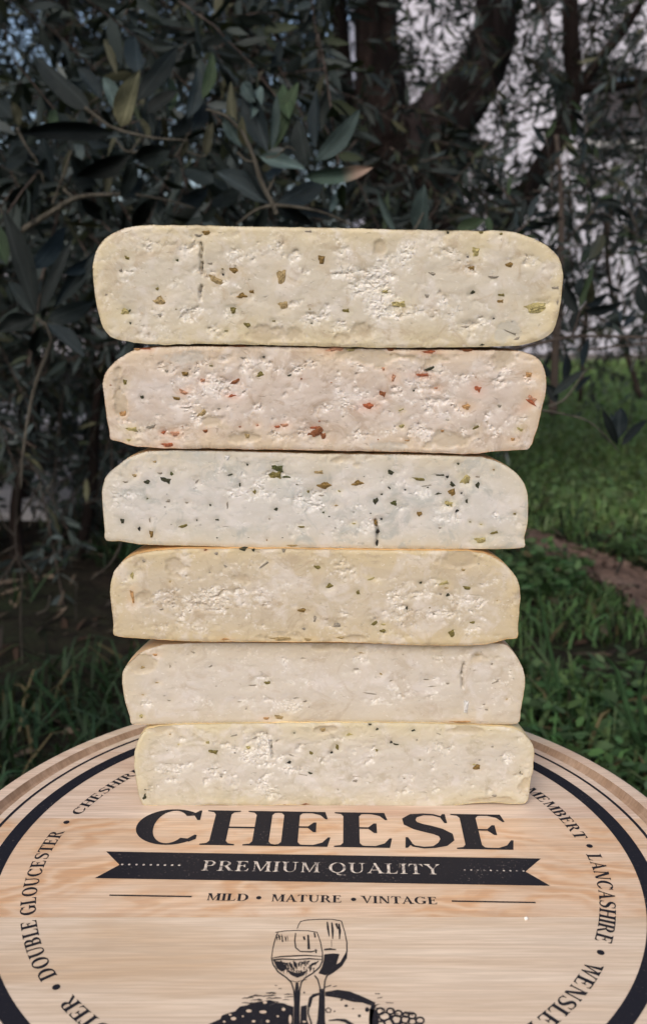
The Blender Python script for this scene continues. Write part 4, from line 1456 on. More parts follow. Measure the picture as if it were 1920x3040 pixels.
# ------------------------------------------------------------------ the six half wheels of cheese
def mat_paste(name, smooth, torn, edge, seed, stain=(.55, .42, .26), stain_amt=.5):
    def dull(c, k):
        g = sum(c) / 3
        return tuple((x * .80 + g * .20) * k for x in c)
    smooth, torn, edge, stain = dull(smooth, .73), dull(torn, .82), dull(edge, .80), dull(stain, .78)
    t = NT(name, 0.55, 0.24)
    v = t.coord(loc=(seed, seed * 2.3, 0))
    n1 = t.noise(v, 42, 5, .6, .8)
    n2 = t.noise(v, 260, 4, .65)
    tn = t.attr('torn')
    ed = t.attr('edge')
    base = t.mix(t.ramp(n1, [(.35, (0, 0, 0)), (.65, (1, 1, 1))]), (*smooth, 1), (*[min(1, x * 1.06) for x in smooth], 1))
    st = t.noise(t.coord(loc=(seed * 5, 0, seed)), 55, 4, .55, .5)
    base = t.mix(t.math('MULTIPLY', t.ramp(st, [(.58, (0, 0, 0)), (.70, (1, 1, 1))]), stain_amt), base, (*stain, 1))
    base = t.mix(tn, base, (*torn, 1))
    base = t.mix(t.math('MULTIPLY', t.ramp(n2, [(.62, (0, 0, 0)), (.74, (1, 1, 1))]), t.math('ADD', t.math('MULTIPLY', tn, .6), .12)), base, (.72, .69, .64, 1))
    base = t.mix(ed, base, (*edge, 1))
    # hue drift between yellowish and grey-lilac paste, then fine pits and pale crumbs
    hu = t.noise(t.coord(loc=(seed * 3, seed, 0)), 85, 4, .6, .6)
    base = t.mix(t.math('MULTIPLY', t.ramp(hu, [(.50, (0, 0, 0)), (.64, (1, 1, 1))]), .42), base, (.60, .565, .545, 1))
    hu2 = t.noise(t.coord(loc=(seed, seed * 4, 3)), 75, 6, .68, 1.2)
    base = t.mix(t.math('MULTIPLY', t.ramp(hu2, [(.53, (0, 0, 0)), (.64, (1, 1, 1))]), .62), base, (*[x * .92 for x in stain], 1))
    n4 = t.noise(t.coord((1, 1, 1.7), loc=(seed, 0, 7)), 520, 3, .6, .5)
    base = t.mix(t.math('MULTIPLY', t.ramp(n4, [(.64, (0, 0, 0)), (.72, (1, 1, 1))]), .45), base, (.70, .67, .625, 1))
    n5 = t.noise(t.coord((.7, 1, 1.6), loc=(seed, 9, 2)), 430, 3, .6, .8)
    pit = t.ramp(n5, [(.655, (0, 0, 0)), (.72, (1, 1, 1))])
    base = t.mix(t.math('MULTIPLY', pit, .35), base, (*[x * .55 for x in stain], 1))
    base = t.mix(t.math('MULTIPLY', t.attr('crumb'), .6), base, (.74, .715, .67, 1))
    hc_ = t.n('Attribute', attribute_name='halo')
    base = t.mix(hc_.outputs['Alpha'], base, hc_.outputs['Color'])
    t.color(base)
    t.b.inputs['Subsurface Weight'].default_value = 0.2
    t.b.inputs['Subsurface Radius'].default_value = (1.0, .75, .45)
    t.b.inputs['Subsurface Scale'].default_value = .0016
    t.l(t.math('SUBTRACT', .32, t.math('MULTIPLY', tn, .28)), t.b.inputs['Specular IOR Level'])
    h = t.math('ADD', t.math('MULTIPLY', n2, t.math('ADD', t.math('MULTIPLY', tn, .8), .12)), t.math('MULTIPLY', n1, .4))
    h = t.math('SUBTRACT', t.math('ADD', h, t.math('MULTIPLY', n4, .2)), t.math('MULTIPLY', pit, .6))
    t.bump(h, .0006, .5)
    return t.m


def mat_rind(name, c, seed):
    t = NT(name, 0.5, 0.4)
    v = t.coord(loc=(seed, 0, 0))
    n = t.noise(v, 35, 6, .6)
    t.color(t.ramp(n, [(.3, tuple(x * .72 for x in c)), (.5, c), (.72, tuple(min(1, x * 1.2) for x in c))]))
    t.b.inputs['Subsurface Weight'].default_value = 0.1
    t.b.inputs['Subsurface Scale'].default_value = .002
    t.bump(t.noise(v, 160, 5, .65), .0008, .6)
    return t.m


FLK = {}
FCOL = {'b': (.24, .15, .045), 'o': (.20, .165, .05), 't': (.42, .31, .15), 'g': (.085, .095, .03), 'd': (.045, .047, .025), 'k': (.022, .022, .018), 'r': (.42, .125, .055), 'p': (.55, .29, .18), 'n': (.27, .10, .04),
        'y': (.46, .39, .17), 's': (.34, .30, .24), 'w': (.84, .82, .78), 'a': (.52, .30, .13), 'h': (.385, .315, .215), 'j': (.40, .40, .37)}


def flake_meshes(key):
    if key not in FLK:
        t = NT('flake_' + key, .6, .3)
        c = FCOL[key]
        n = t.noise(t.coord(), 2.2, 4, .65)
        t.color(t.ramp(n, [(.3, tuple(x * .6 for x in c)), (.5, c), (.72, tuple(min(1, x * 1.55 + .01) for x in c))]))
        t.bump(n, .2, .6)
        out = []
        for s in range(5):
            r = random.Random(s * 13 + 1)
            N = 9
            rs = [r.uniform(.50, 1.25) for _ in range(N)]
            V = [(rs[k] * math.cos(2 * math.pi * k / N) * .5, .35, rs[k] * math.sin(2 * math.pi * k / N) * .5) for k in range(N)]
            V += [(rs[k] * math.cos(2 * math.pi * k / N + .15) * .40, -.05 + r.uniform(-.28, .25), rs[k] * math.sin(2 * math.pi * k / N + .15) * .40) for k in range(N)]
            V += [(r.uniform(-.12, .12), -.34 + r.uniform(-.1, .1), r.uniform(-.12, .12))]
            F = [(k, (k + 1) % N, N + (k + 1) % N, N + k) for k in range(N)] + [(N + k, N + (k + 1) % N, 2 * N) for k in range(N)]
            me = pyd('flake', V, F, False)
            me.materials.append(t.m)
            out.append(me)
        FLK[key] = out
    return FLK[key]


def cheese(label, outline, Y, paste, rind, flakes, fname, cracks, seed, torn_amt, rough=1.0, specks=(60, 'g')):
    pts = [at(x, y, Y) for x, y in outline]
    P = [(p.x, p.z) for p in pts]
    xs, zs = [p[0] for p in P], [p[1] for p in P]
    xc, zb = (min(xs) + max(xs)) / 2, min(zs)
    org = Vector((xc, Y, zb))
    root = empty('cheese_half_wheel', org)
    tag(root, label, 'cheese', 'half wheels of cheese stacked on the board')
    # closed outline with smooth curves, one point each 0.7 mm
    n = len(P)
    ring_ = []
    for i in range(n):
        p0, p1, p2, p3 = [Vector(P[(i + k) % n]) for k in (-1, 0, 1, 2)]
        m = max(2, int((p2 - p1).length / .0007))
        for k in range(m):
            t = k / m
            # centripetal-like: keep straight runs straight
            cr = 0.5 * ((2 * p1) + (p2 - p0) * t + (2 * p0 - 5 * p1 + 4 * p2 - p3) * t * t + (3 * p1 - p0 - 3 * p2 + p3) * t ** 3)
            li = p1.lerp(p2, t)
            lens = sorted([(p1 - p0).length, (p2 - p1).length, (p3 - p2).length])
            wgt = 1.0 if lens[2] < 2.5 * lens[0] else 0.15
            ring_.append(li.lerp(cr, wgt))
    ra = np.array([tuple(p) for p in ring_])
    d = np.roll(ra, -1, 0) - np.roll(ra, 1, 0)
    nrm = unit(np.stack([d[:, 1], -d[:, 0]], 1))
    jag = (fbm(np.concatenate([ra * 420, np.full((len(ra), 1), seed)], 1), seed, 3) - .5) * .0006 * rough
    ra = ra + nrm * jag[:, None]
    # interior points
    sp = .00062
    X, Zz = np.meshgrid(np.arange(min(xs), max(xs), sp), np.arange(min(zs), max(zs), sp))
    r = np.random.default_rng(seed)
    ip = np.stack([X.ravel(), Zz.ravel()], 1) + r.uniform(-.28, .28, (X.size, 2)) * sp
    ip = ip[inside(ra, ip[:, 0], ip[:, 1])]
    dist = np.full(len(ip), 9.0)
    for c0 in range(0, len(ip), 4000):
        ch = ip[c0:c0 + 4000]
        dist[c0:c0 + 4000] = np.sqrt(((ch[:, None] - ra[None, ::2]) ** 2).sum(2)).min(1)
    k = dist > sp * .5
    ip, dist = ip[k], dist[k]
    allp = np.concatenate([ra, ip]) * 1000.0
    m = len(ra)
    ed = [(i, (i + 1) % m) for i in range(m)]
    R = delaunay_2d_cdt([Vector(p) for p in allp], ed, [], 1, 1e-5)
    V2 = np.array([tuple(v) for v in R[0]]) / 1000.0
    F2 = [tuple(f) for f in R[2]]
    dist = np.full(len(V2), 0.0)
    for c0 in range(0, len(V2), 4000):
        ch = V2[c0:c0 + 4000]
        dist[c0:c0 + 4000] = np.sqrt(((ch[:, None] - ra[None, ::2]) ** 2).sum(2)).min(1)
    p3 = np.concatenate([V2, np.full((len(V2), 1), seed * .37)], 1)
    big = fbm(p3 * 45, seed, 4)
    mid = fbm(p3 * np.array([120, 190, 1]), seed + 5, 4, .6)
    fine = fbm(p3 * 620, seed + 9, 3, .6)
    # torn, crumbly areas against smooth cut ones; plates broken out of the surface
    warp = p3 + np.stack([fbm(p3 * 150, seed + 20, 3), fbm(p3 * 150, seed + 21, 3), 0 * big], 1) * .012
    cell = _h(*[np.floor(warp[:, i] * s).astype(np.int64) for i, s in ((0, 125), (1, 190))], np.zeros(len(V2), np.int64), seed)
    comb = big * .26 + mid * .52 + fine * .22
    tmask = np.clip((comb - np.quantile(comb, 1 - torn_amt * .36)) / .055, 0, 1)
    tmask *= np.clip(dist / .006, 0, 1)
    plate = np.where(cell > .62, (cell - .62) * 2.4, 0) * tmask
    r1 = 1 - np.abs(2 * fbm(warp * np.array([85, 150, 1]), seed + 31, 3, .55) - 1)
    r2 = 1 - np.abs(2 * fbm(p3 * np.array([230, 420, 1]), seed + 33, 2) - 1)
    crev = np.clip((r1 - .92) / .08, 0, 1) * .0006 * np.clip((mid - .42) / .1, 0, 1) + np.clip((r2 - .91) / .09, 0, 1) * .0004
    rnd = r.normal(size=len(V2))
    w2 = p3 + np.stack([fbm(p3 * 330, seed + 24, 2), fbm(p3 * 330, seed + 25, 2), 0 * big], 1) * .004
    cell2 = _h(*[np.floor(w2[:, i] * s_).astype(np.int64) for i, s_ in ((0, 330), (1, 480))], np.zeros(len(V2), np.int64), seed + 2)
    plate = plate + np.where(cell2 > .55, (cell2 - .55) * 1.4, 0) * tmask
    y = crev * (.25 + .75 * tmask) + (big - .5) * .0009 + tmask * ((mid - .45) * .0004 + rnd * .00006) + (1 - tmask) * (rnd * .000008 + (mid - .5) * .0003) + plate * .0004 + (1 - tmask) * (mid - .5) * .0003
    y = y * rough
    # pits around the flakes
    for a, b, w_, h_, an_, key in flakes:
        if key in 'hj':
            p = at(a, b, Y)
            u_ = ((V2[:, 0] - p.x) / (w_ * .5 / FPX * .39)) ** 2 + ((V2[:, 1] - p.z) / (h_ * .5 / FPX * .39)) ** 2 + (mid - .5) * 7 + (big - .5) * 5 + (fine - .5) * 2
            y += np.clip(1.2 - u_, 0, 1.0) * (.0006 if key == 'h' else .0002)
    for (fx, fz, fw, fh) in [(at(a, b, Y).x, at(a, b, Y).z, w_, h_) for a, b, w_, h_, _a, k_ in flakes if k_ not in 'hj']:
        s_ = max(fw, fh) / FPX * .39 * .75
        dd = np.hypot(V2[:, 0] - fx, V2[:, 1] - fz)
        y += np.exp(-(dd / (s_ + .0003)) ** 2) * .0004
    for cr in cracks:
        cp = [at(a, b, Y) for a, b in cr]
        for a, b in zip(cp, cp[1:]):
            A2, B2 = np.array([a.x, a.z]), np.array([b.x, b.z])
            tt = np.clip(((V2 - A2) @ (B2 - A2)) / ((B2 - A2) @ (B2 - A2) + 1e-12), 0, 1)
            dd = np.linalg.norm(V2 - (A2 + tt[:, None] * (B2 - A2)), axis=1)
            y += np.exp(-(dd / .0004) ** 2) * .0028
    y = y * np.clip(dist / .0012, 0, 1) + np.clip(1 - dist / .0016, 0, 1) ** 2 * .0007
    V3 = np.stack([V2[:, 0], Y + y, V2[:, 1]], 1)
    me = pyd('cut_face', V3, F2, False)
    fm = tmask[np.array([f_[0] for f_ in F2])] < .80
    me.polygons.foreach_set('use_smooth', fm)
    halo = np.zeros((len(V2), 4), np.float32)
    halo[:, :3] = .4
    for a, b, w_, h_, ang, key in flakes:
        p = at(a, b, Y)
        s_ = (p - CAM).length / FPX
        dx, dz = (V2[:, 0] - p.x), (V2[:, 1] - p.z)
        ca, sa = math.cos(math.radians(ang)), math.sin(math.radians(ang))
        q1, q2 = (dx * ca + dz * sa) / (w_ * s_ * .85 + .0006), (-dx * sa + dz * ca) / (h_ * s_ * .85 + .0006)
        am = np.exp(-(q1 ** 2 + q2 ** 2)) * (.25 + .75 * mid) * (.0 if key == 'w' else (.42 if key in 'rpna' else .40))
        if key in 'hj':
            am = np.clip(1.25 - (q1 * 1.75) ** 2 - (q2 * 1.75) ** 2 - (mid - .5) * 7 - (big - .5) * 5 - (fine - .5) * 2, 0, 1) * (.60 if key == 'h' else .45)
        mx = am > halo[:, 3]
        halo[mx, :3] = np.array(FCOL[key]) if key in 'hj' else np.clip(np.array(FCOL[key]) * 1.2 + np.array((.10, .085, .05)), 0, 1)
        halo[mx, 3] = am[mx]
    ha_ = me.attributes.new('halo', 'FLOAT_COLOR', 'POINT')
    ha_.data.foreach_set('color', halo.ravel())
    crumb = np.clip((rnd - .9) * 1.6, 0, 1) * (.02 + .98 * tmask)
    for nm, arr in (('torn', tmask * (.75 + .25 * np.sign(rnd))), ('crumb', crumb), ('edge', np.clip(1 - (dist + (big - .5) * .012) / .0135, 0, 1) ** 1.3 * .9)):
        at_ = me.attributes.new(nm, 'FLOAT', 'POINT')
        at_.data.foreach_set('value', arr.astype(np.float32))
    bm = bmesh.new()
    bm.from_mesh(me)
    for fc in bm.faces:
        if fc.normal.y > 0: fc.normal_flip()
    bm.to_mesh(me)
    bm.free()
    face = put(link('cut_face', me, paste), root)
    # rind: the outline's two halves swept round the back
    itop = int(np.argmin(np.abs(ra[:, 0] - xc) - (ra[:, 1] > np.mean(zs)) * 1.0))
    ibot = int(np.argmin(np.abs(ra[:, 0] - xc) - (ra[:, 1] < np.mean(zs)) * 1.0))

    def half(i0, i1, step):
        out = [ra[i0]]
        i = i0
        while i != i1:
            i = (i + step) % m
            out.append(ra[i])
        return np.array(out)
    ha, hb = half(itop, ibot, 1), half(itop, ibot, -1)
    if ha[:, 0].mean() > xc: rgt_, lft = ha, hb
    else: rgt_, lft = hb, ha

    def resamp(a, n_):
        s = np.concatenate([[0], np.cumsum(np.linalg.norm(np.diff(a, axis=0), axis=1))])
        t = np.linspace(0, s[-1], n_)
        return np.stack([np.interp(t, s, a[:, 0]), np.interp(t, s, a[:, 1])], 1)
    K, Q = 90, 60
    pr, pl = resamp(rgt_, K), resamp(lft, K)
    rv, rf = [], []
    for j in range(Q + 1):
        th = math.pi * j / Q
        b = .5 - .5 * math.cos(th)
        rr = (pr[:, 0] - xc) * (1 - b) + (xc - pl[:, 0]) * b
        zz = pr[:, 1] * (1 - b) + pl[:, 1] * b
        for kk in range(K):
            rv.append((xc + rr[kk] * math.cos(th), Y + .0002 + max(rr[kk], 0) * math.sin(th), zz[kk]))
    for j in range(Q):
        for kk in range(K - 1):
            a = j * K + kk
            rf.append((a, a + 1, a + K + 1, a + K))
    put(link('rind', pyd('rind', rv, rf, True), rind), root)
    # flakes pressed into the cut face
    rr_ = random.Random(seed)
    for a, b, w_, h_, ang, key in flakes:
        if key in 'hj': continue
        p = at(a, b, Y)
        s = (p - CAM).length / FPX
        me = rr_.choice(flake_meshes(key))
        o = link(fname, me)
        o.parent = face
        dq = np.hypot((V2[:, 0] - p.x) / (w_ * s * .45 + .0004), (V2[:, 1] - p.z) / (h_ * s * .45 + .0004))
        yq = np.percentile(V3[dq < 1, 1], 25) if (dq < 1).any() else Y
        o.matrix_basis = Matrix.Translation((p.x, yq + .00002, p.z)) @ Matrix.Rotation(math.radians(ang), 4, 'Y') @ Matrix.Diagonal((w_ * s * 1.3, min(w_, h_) * s * .22 + .0005, h_ * s * 1.3, 1))
    # small specks, too fine to tell apart
    ns, key = specks
    SV, SF = [], []
    good = np.where(dist > .003)[0]
    for _ in range(ns):
        i = int(rr_.choice(good))
        sz = rr_.uniform(.0002, .0006)
        o_ = len(SV)
        a0 = rr_.uniform(0, 6.28)
        el = rr_.uniform(.25, .8)
        for q_ in range(5):
            a = a0 + q_ * 1.2566
            SV.append((V3[i, 0] + sz * math.cos(a), V3[i, 1] - .00012, V3[i, 2] + sz * el * math.sin(a)))
        SV.append((V3[i, 0], V3[i, 1] - .00035, V3[i, 2]))
        SF += [(o_ + q_, o_ + (q_ + 1) % 5, o_ + 5) for q_ in range(5)]
    o = put(link('fine_specks', pyd('fine_specks', SV, SF), flake_meshes(key)[0].materials[0]), root)
    tag(o, kind='stuff')
    return root


def zc(org, s, L):
    """zoomed-picture list (x, y, w, h, angle, colour) to photograph pixels"""
    return [(org[0] + x / s, org[1] + y / s, w_ / s, h_ / s, a, c) for x, y, w_, h_, a, c in L]


L3, R4, L5, R6 = (240, 640), (960, 640), (240, 1300), (960, 1300)
S2 = 2.0013
L7, R8, S7 = (300, 1880), (960, 1880), 1521 / 700
YF = .0397

O1 = [(470, 667), (590, 668), (760, 672), (960, 675), (1160, 680), (1360, 684), (1460, 684), (1525, 689), (1575, 705), (1625, 732), (1657, 765), (1668, 795), (1670, 825), (1665, 875), (1659, 920), (1645, 972), (1624, 997), (1580, 1017), (1530, 1027), (1410, 1030), (1210, 1032), (1060, 1031), (880, 1026), (740, 1023), (590, 1021), (480, 1023), (390, 1016), (345, 1007), (320, 990), (302, 960), (287, 905), (279, 850), (276, 800), (279, 765), (290, 735), (315, 705), (355, 682), (405, 670)]
O2 = [(500, 1029), (700, 1028), (900, 1031), (1110, 1036), (1300, 1038), (1460, 1040), (1535, 1042), (1575, 1052), (1604, 1075), (1617, 1100), (1621, 1130), (1618, 1170), (1609, 1210), (1594, 1270), (1580, 1315), (1565, 1335), (1460, 1340), (1385, 1348), (1200, 1342), (990, 1338), (800, 1335), (640, 1332), (490, 1331), (405, 1326), (355, 1312), (328, 1304), (326, 1280), (317, 1240), (310, 1180), (306, 1140), (312, 1110), (330, 1085), (360, 1060), (395, 1041), (440, 1032)]
O3 = [(500, 1337), (700, 1340), (960, 1347), (1150, 1349), (1310, 1352), (1430, 1357), (1475, 1370), (1515, 1392), (1545, 1420), (1562, 1455), (1567, 1500), (1565, 1550), (1555, 1595), (1553, 1626), (1490, 1630), (1260, 1630), (990, 1627), (740, 1625), (540, 1620), (415, 1616), (360, 1607), (315, 1604), (311, 1570), (306, 1525), (303, 1480), (307, 1435), (320, 1407), (350, 1382), (390, 1355), (435, 1341)]
O4 = [(540, 1630), (740, 1629), (990, 1632), (1200, 1634), (1385, 1636), (1435, 1643), (1475, 1660), (1510, 1687), (1535, 1720), (1543, 1755), (1542, 1800), (1537, 1850), (1534, 1894), (1500, 1899), (1440, 1913), (1385, 1917), (1210, 1915), (1060, 1908), (990, 1907), (740, 1906), (540, 1904), (405, 1895), (341, 1889), (337, 1850), (331, 1800), (327, 1750), (332, 1715), (347, 1685), (375, 1660), (412, 1645), (465, 1635)]
O5 = [(576, 1909), (760, 1909), (990, 1910), (1210, 1911), (1420, 1908), (1490, 1912), (1519, 1932), (1542, 1965), (1554, 1995), (1558, 2023), (1553, 2064), (1545, 2105), (1539, 2146), (1512, 2151), (1420, 2149), (1328, 2146), (1100, 2145), (900, 2143), (760, 2146), (576, 2148), (438, 2152), (393, 2151), (385, 2124), (373, 2087), (365, 2041), (363, 2009), (369, 1986), (387, 1965), (410, 1944), (438, 1928), (484, 1914)]
O6 = [(484, 2155), (576, 2151), (760, 2148), (990, 2146), (1210, 2147), (1420, 2153), (1494, 2158), (1535, 2168), (1564, 2188), (1580, 2212), (1585, 2239), (1579, 2294), (1572, 2326), (1561, 2382), (1512, 2387), (1465, 2383), (1420, 2384), (1351, 2391), (1310, 2396), (1254, 2399), (1200, 2396), (1144, 2397), (1040, 2393), (944, 2395), (870, 2391), (714, 2393), (640, 2390), (530, 2394), (427, 2392), (415, 2368), (406, 2331), (400, 2285), (399, 2243), (406, 2211), (420, 2184), (440, 2164)]

F1 = zc(L3, S2, [(745, 100, 40, 24, 0, 'b'), (700, 118, 60, 14, 0, 's'), (275, 250, 28, 16, 30, 'o'), (572, 265, 18, 14, 45, 'g'), (765, 285, 30, 14, 0, 's'), (910, 325, 66, 28, 20, 'b'), (800, 380, 78, 34, 30, 't'), (845, 350, 16, 12, 0, 'k'), (1190, 360, 46, 84, 8, 't'), (1430, 262, 52, 44, 0, 'b'), (955, 478, 66, 34, 8, 'b'), (1015, 452, 26, 24, 0, 'b'), (905, 565, 42, 32, 0, 'o'), (465, 505, 72, 52, 20, 't'), (470, 515, 30, 20, 0, 'o'), (455, 435, 24, 16, 0, 'o'), (255, 572, 52, 34, 0, 'y'), (288, 566, 44, 9, -45, 'g'), (295, 640, 14, 11, 0, 'd'), (990, 650, 52, 24, 25, 'o'), (865, 685, 20, 10, 0, 'o'), (1200, 530, 52, 42, 0, 't'), (150, 470, 20, 10, -20, 's'), (238, 325, 26, 14, -30, 's'), (1145, 627, 20, 12, 0, 'o'), (1370, 640, 12, 9, 0, 'd'), (470, 598, 18, 10, 0, 's'), (1350, 95, 40, 16, 0, 's')])
F1 += zc(R4, S2, [(878, 312, 34, 30, 0, 'b'), (905, 215, 56, 46, 0, 'y'), (1105, 292, 56, 26, 0, 'b'), (1055, 472, 36, 19, 0, 'o'), (1048, 510, 36, 24, 0, 'b'), (885, 455, 28, 20, 0, 'd'), (615, 478, 36, 18, 0, 's'), (645, 345, 52, 16, 15, 's'), (1255, 548, 116, 54, 0, 'y'), (1272, 540, 46, 26, 0, 's'), (1010, 612, 13, 13, 0, 'k'), (130, 565, 42, 26, 0, 'o'), (450, 525, 74, 42, 0, 'y'), (1010, 365, 84, 12, 0, 's'), (1375, 430, 40, 20, 0, 's'), (840, 660, 50, 9, 0, 's'), (365, 450, 30, 18, 0, 'y'), (1100, 690, 80, 10, 20, 's'), (1150, 730, 44, 12, -20, 's'), (855, 245, 12, 11, 0, 'k'), (740, 100, 20, 12, 0, 'd'), (935, 100, 24, 12, 0, 'o'), (1055, 108, 24, 12, 0, 'o'), (940, 768, 30, 10, 0, 'd'), (1390, 515, 14, 26, 0, 's')])
F2_ = zc(L3, S2, [(725, 978, 36, 18, 0, 'p'), (920, 985, 52, 18, -30, 'n'), (895, 1072, 52, 16, -8, 'r'), (610, 1050, 74, 20, 25, 'p'), (565, 1085, 42, 18, 15, 'b'), (365, 1078, 18, 20, 0, 'd'), (620, 940, 52, 20, 0, 'b'), (775, 893, 18, 12, 0, 'o'), (1062, 947, 46, 30, 0, 'o'), (1395, 1285, 88, 44, -30, 'n'), (1385, 1262, 40, 22, 0, 'r'), (1165, 1255, 32, 14, 0, 'r'), (1210, 1245, 42, 20, 0, 'p'), (490, 1290, 28, 18, 0, 'r'), (560, 1295, 52, 26, 0, 'p'), (740, 1280, 26, 18, 0, 'n'), (515, 1362, 62, 24, 0, 'r'), (415, 1255, 48, 16, -15, 's'), (265, 990, 30, 26, 0, 'o'), (250, 1180, 34, 44, 0, 'a'), (300, 1270, 64, 30, 0, 'y'), (510, 925, 28, 14, 0, 's'), (820, 1147, 20, 8, 0, 's'), (1240, 950, 34, 8, -20, 'd'), (960, 845, 36, 8, 0, 's'), (1085, 840, 22, 9, 0, 'd'), (990, 1310, 44, 26, 0, 't'), (720, 1175, 50, 26, -40, 't'), (335, 795, 30, 12, 0, 'a'), (390, 792, 50, 12, 0, 'r'), (930, 775, 80, 10, 0, 'n'), (1310, 970, 16, 9, 0, 'n'), (945, 1255, 14, 9, 0, 'n'), (1048, 1245, 16, 10, 0, 'p'), (285, 1335, 30, 12, 0, 'y')])
F2_ += zc(R4, S2, [(580, 948, 78, 20, 0, 'r'), (632, 910, 52, 14, -18, 'd'), (915, 1030, 36, 42, 25, 'r'), (350, 1060, 36, 40, 20, 'n'), (268, 1130, 78, 34, 8, 'r'), (415, 965, 30, 40, 15, 'p'), (535, 1040, 11, 11, 0, 'd'), (850, 1135, 60, 32, 0, 'a'), (1230, 1108, 84, 22, 38, 'r'), (1235, 1085, 60, 30, 38, 'p'), (1045, 1132, 30, 14, 0, 's'), (705, 1278, 20, 16, 0, 'a'), (905, 1260, 38, 18, -30, 'o'), (465, 1250, 28, 18, -20, 'y'), (1165, 1270, 38, 20, 30, 'y'), (495, 1337, 30, 11, 0, 'a'), (1220, 945, 50, 26, 0, 'a'), (670, 1025, 30, 10, 0, 'p'), (60, 795, 100, 30, 0, 'p'), (400, 797, 60, 14, 0, 'n'), (630, 810, 92, 18, 0, 'r'), (160, 797, 46, 14, 0, 'y'), (355, 912, 24, 16, 0, 'p'), (115, 1195, 12, 9, 0, 's'), (735, 1215, 22, 8, 0, 's'), (1125, 1330, 30, 16, 0, 'a'), (850, 800, 60, 14, 0, 'n'), (0, 1310, 26, 36, 0, 'n'), (460, 1155, 34, 12, -25, 'y')])
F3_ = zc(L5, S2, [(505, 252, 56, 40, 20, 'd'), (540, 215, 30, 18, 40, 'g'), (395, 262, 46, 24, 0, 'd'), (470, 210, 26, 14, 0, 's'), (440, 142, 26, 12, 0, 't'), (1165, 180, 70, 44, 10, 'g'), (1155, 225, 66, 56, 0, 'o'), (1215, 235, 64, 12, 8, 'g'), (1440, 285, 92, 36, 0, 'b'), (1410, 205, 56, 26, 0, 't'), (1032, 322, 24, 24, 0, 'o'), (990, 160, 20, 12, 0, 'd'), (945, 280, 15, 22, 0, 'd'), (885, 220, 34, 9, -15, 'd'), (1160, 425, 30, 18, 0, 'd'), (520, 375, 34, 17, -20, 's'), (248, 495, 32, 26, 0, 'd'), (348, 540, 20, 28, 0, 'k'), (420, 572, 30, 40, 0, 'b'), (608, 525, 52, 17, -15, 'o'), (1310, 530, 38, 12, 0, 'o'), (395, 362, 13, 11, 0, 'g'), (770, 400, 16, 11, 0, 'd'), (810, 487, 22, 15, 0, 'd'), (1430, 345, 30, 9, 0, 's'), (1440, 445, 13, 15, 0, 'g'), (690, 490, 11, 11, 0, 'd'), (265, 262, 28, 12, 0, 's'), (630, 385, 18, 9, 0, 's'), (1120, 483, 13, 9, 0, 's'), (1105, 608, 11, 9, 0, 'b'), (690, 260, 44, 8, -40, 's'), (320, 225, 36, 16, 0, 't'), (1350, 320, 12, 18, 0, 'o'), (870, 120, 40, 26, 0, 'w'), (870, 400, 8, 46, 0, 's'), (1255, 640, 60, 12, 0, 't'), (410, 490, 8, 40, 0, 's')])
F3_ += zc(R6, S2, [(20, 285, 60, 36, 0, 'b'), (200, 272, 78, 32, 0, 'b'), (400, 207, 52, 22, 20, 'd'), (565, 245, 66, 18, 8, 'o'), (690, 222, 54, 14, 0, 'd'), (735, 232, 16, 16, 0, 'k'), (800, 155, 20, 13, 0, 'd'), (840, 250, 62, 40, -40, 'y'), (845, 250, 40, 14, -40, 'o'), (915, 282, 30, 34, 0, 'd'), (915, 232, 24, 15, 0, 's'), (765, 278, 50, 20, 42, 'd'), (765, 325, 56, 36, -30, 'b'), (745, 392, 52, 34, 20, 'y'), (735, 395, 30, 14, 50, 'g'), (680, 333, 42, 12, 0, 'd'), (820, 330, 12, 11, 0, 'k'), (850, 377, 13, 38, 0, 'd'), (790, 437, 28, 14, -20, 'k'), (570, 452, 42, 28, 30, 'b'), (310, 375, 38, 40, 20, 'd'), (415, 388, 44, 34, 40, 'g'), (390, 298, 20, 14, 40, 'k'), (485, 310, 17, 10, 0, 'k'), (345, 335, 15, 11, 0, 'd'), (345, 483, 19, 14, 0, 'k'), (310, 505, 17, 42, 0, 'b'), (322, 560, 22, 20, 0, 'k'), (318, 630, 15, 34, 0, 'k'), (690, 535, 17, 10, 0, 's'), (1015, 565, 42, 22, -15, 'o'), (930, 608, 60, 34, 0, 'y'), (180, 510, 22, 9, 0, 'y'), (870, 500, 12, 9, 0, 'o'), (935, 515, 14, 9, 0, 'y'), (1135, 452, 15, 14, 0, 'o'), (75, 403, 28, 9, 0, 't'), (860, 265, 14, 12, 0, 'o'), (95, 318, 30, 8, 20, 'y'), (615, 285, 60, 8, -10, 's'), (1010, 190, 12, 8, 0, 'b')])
F4_ = zc(L5, S2, [(305, 820, 23, 42, 0, 'y'), (305, 818, 12, 24, 0, 'o'), (308, 945, 26, 76, -6, 'a'), (1090, 755, 62, 18, -38, 's'), (1475, 882, 42, 32, 0, 'o'), (1315, 1025, 64, 24, 0, 'b'), (1390, 1075, 24, 38, 15, 's'), (1405, 770, 52, 20, 20, 'o'), (860, 765, 30, 12, 15, 's'), (805, 688, 28, 17, 0, 's'), (375, 733, 27, 13, 0, 's'), (965, 662, 52, 22, 0, 'd'), (1025, 668, 22, 17, 0, 'd'), (740, 668, 22, 11, 0, 'n'), (1510, 1115, 30, 26, 0, 's'), (1325, 1135, 24, 15, 0, 's'), (1205, 672, 28, 20, 0, 's'), (1190, 1195, 110, 22, 0, 't'), (855, 1198, 60, 14, 0, 'a'), (530, 855, 12, 16, 0, 't'), (765, 800, 14, 8, 0, 's'), (480, 1020, 22, 8, -20, 's'), (1350, 1200, 60, 14, 0, 't')])
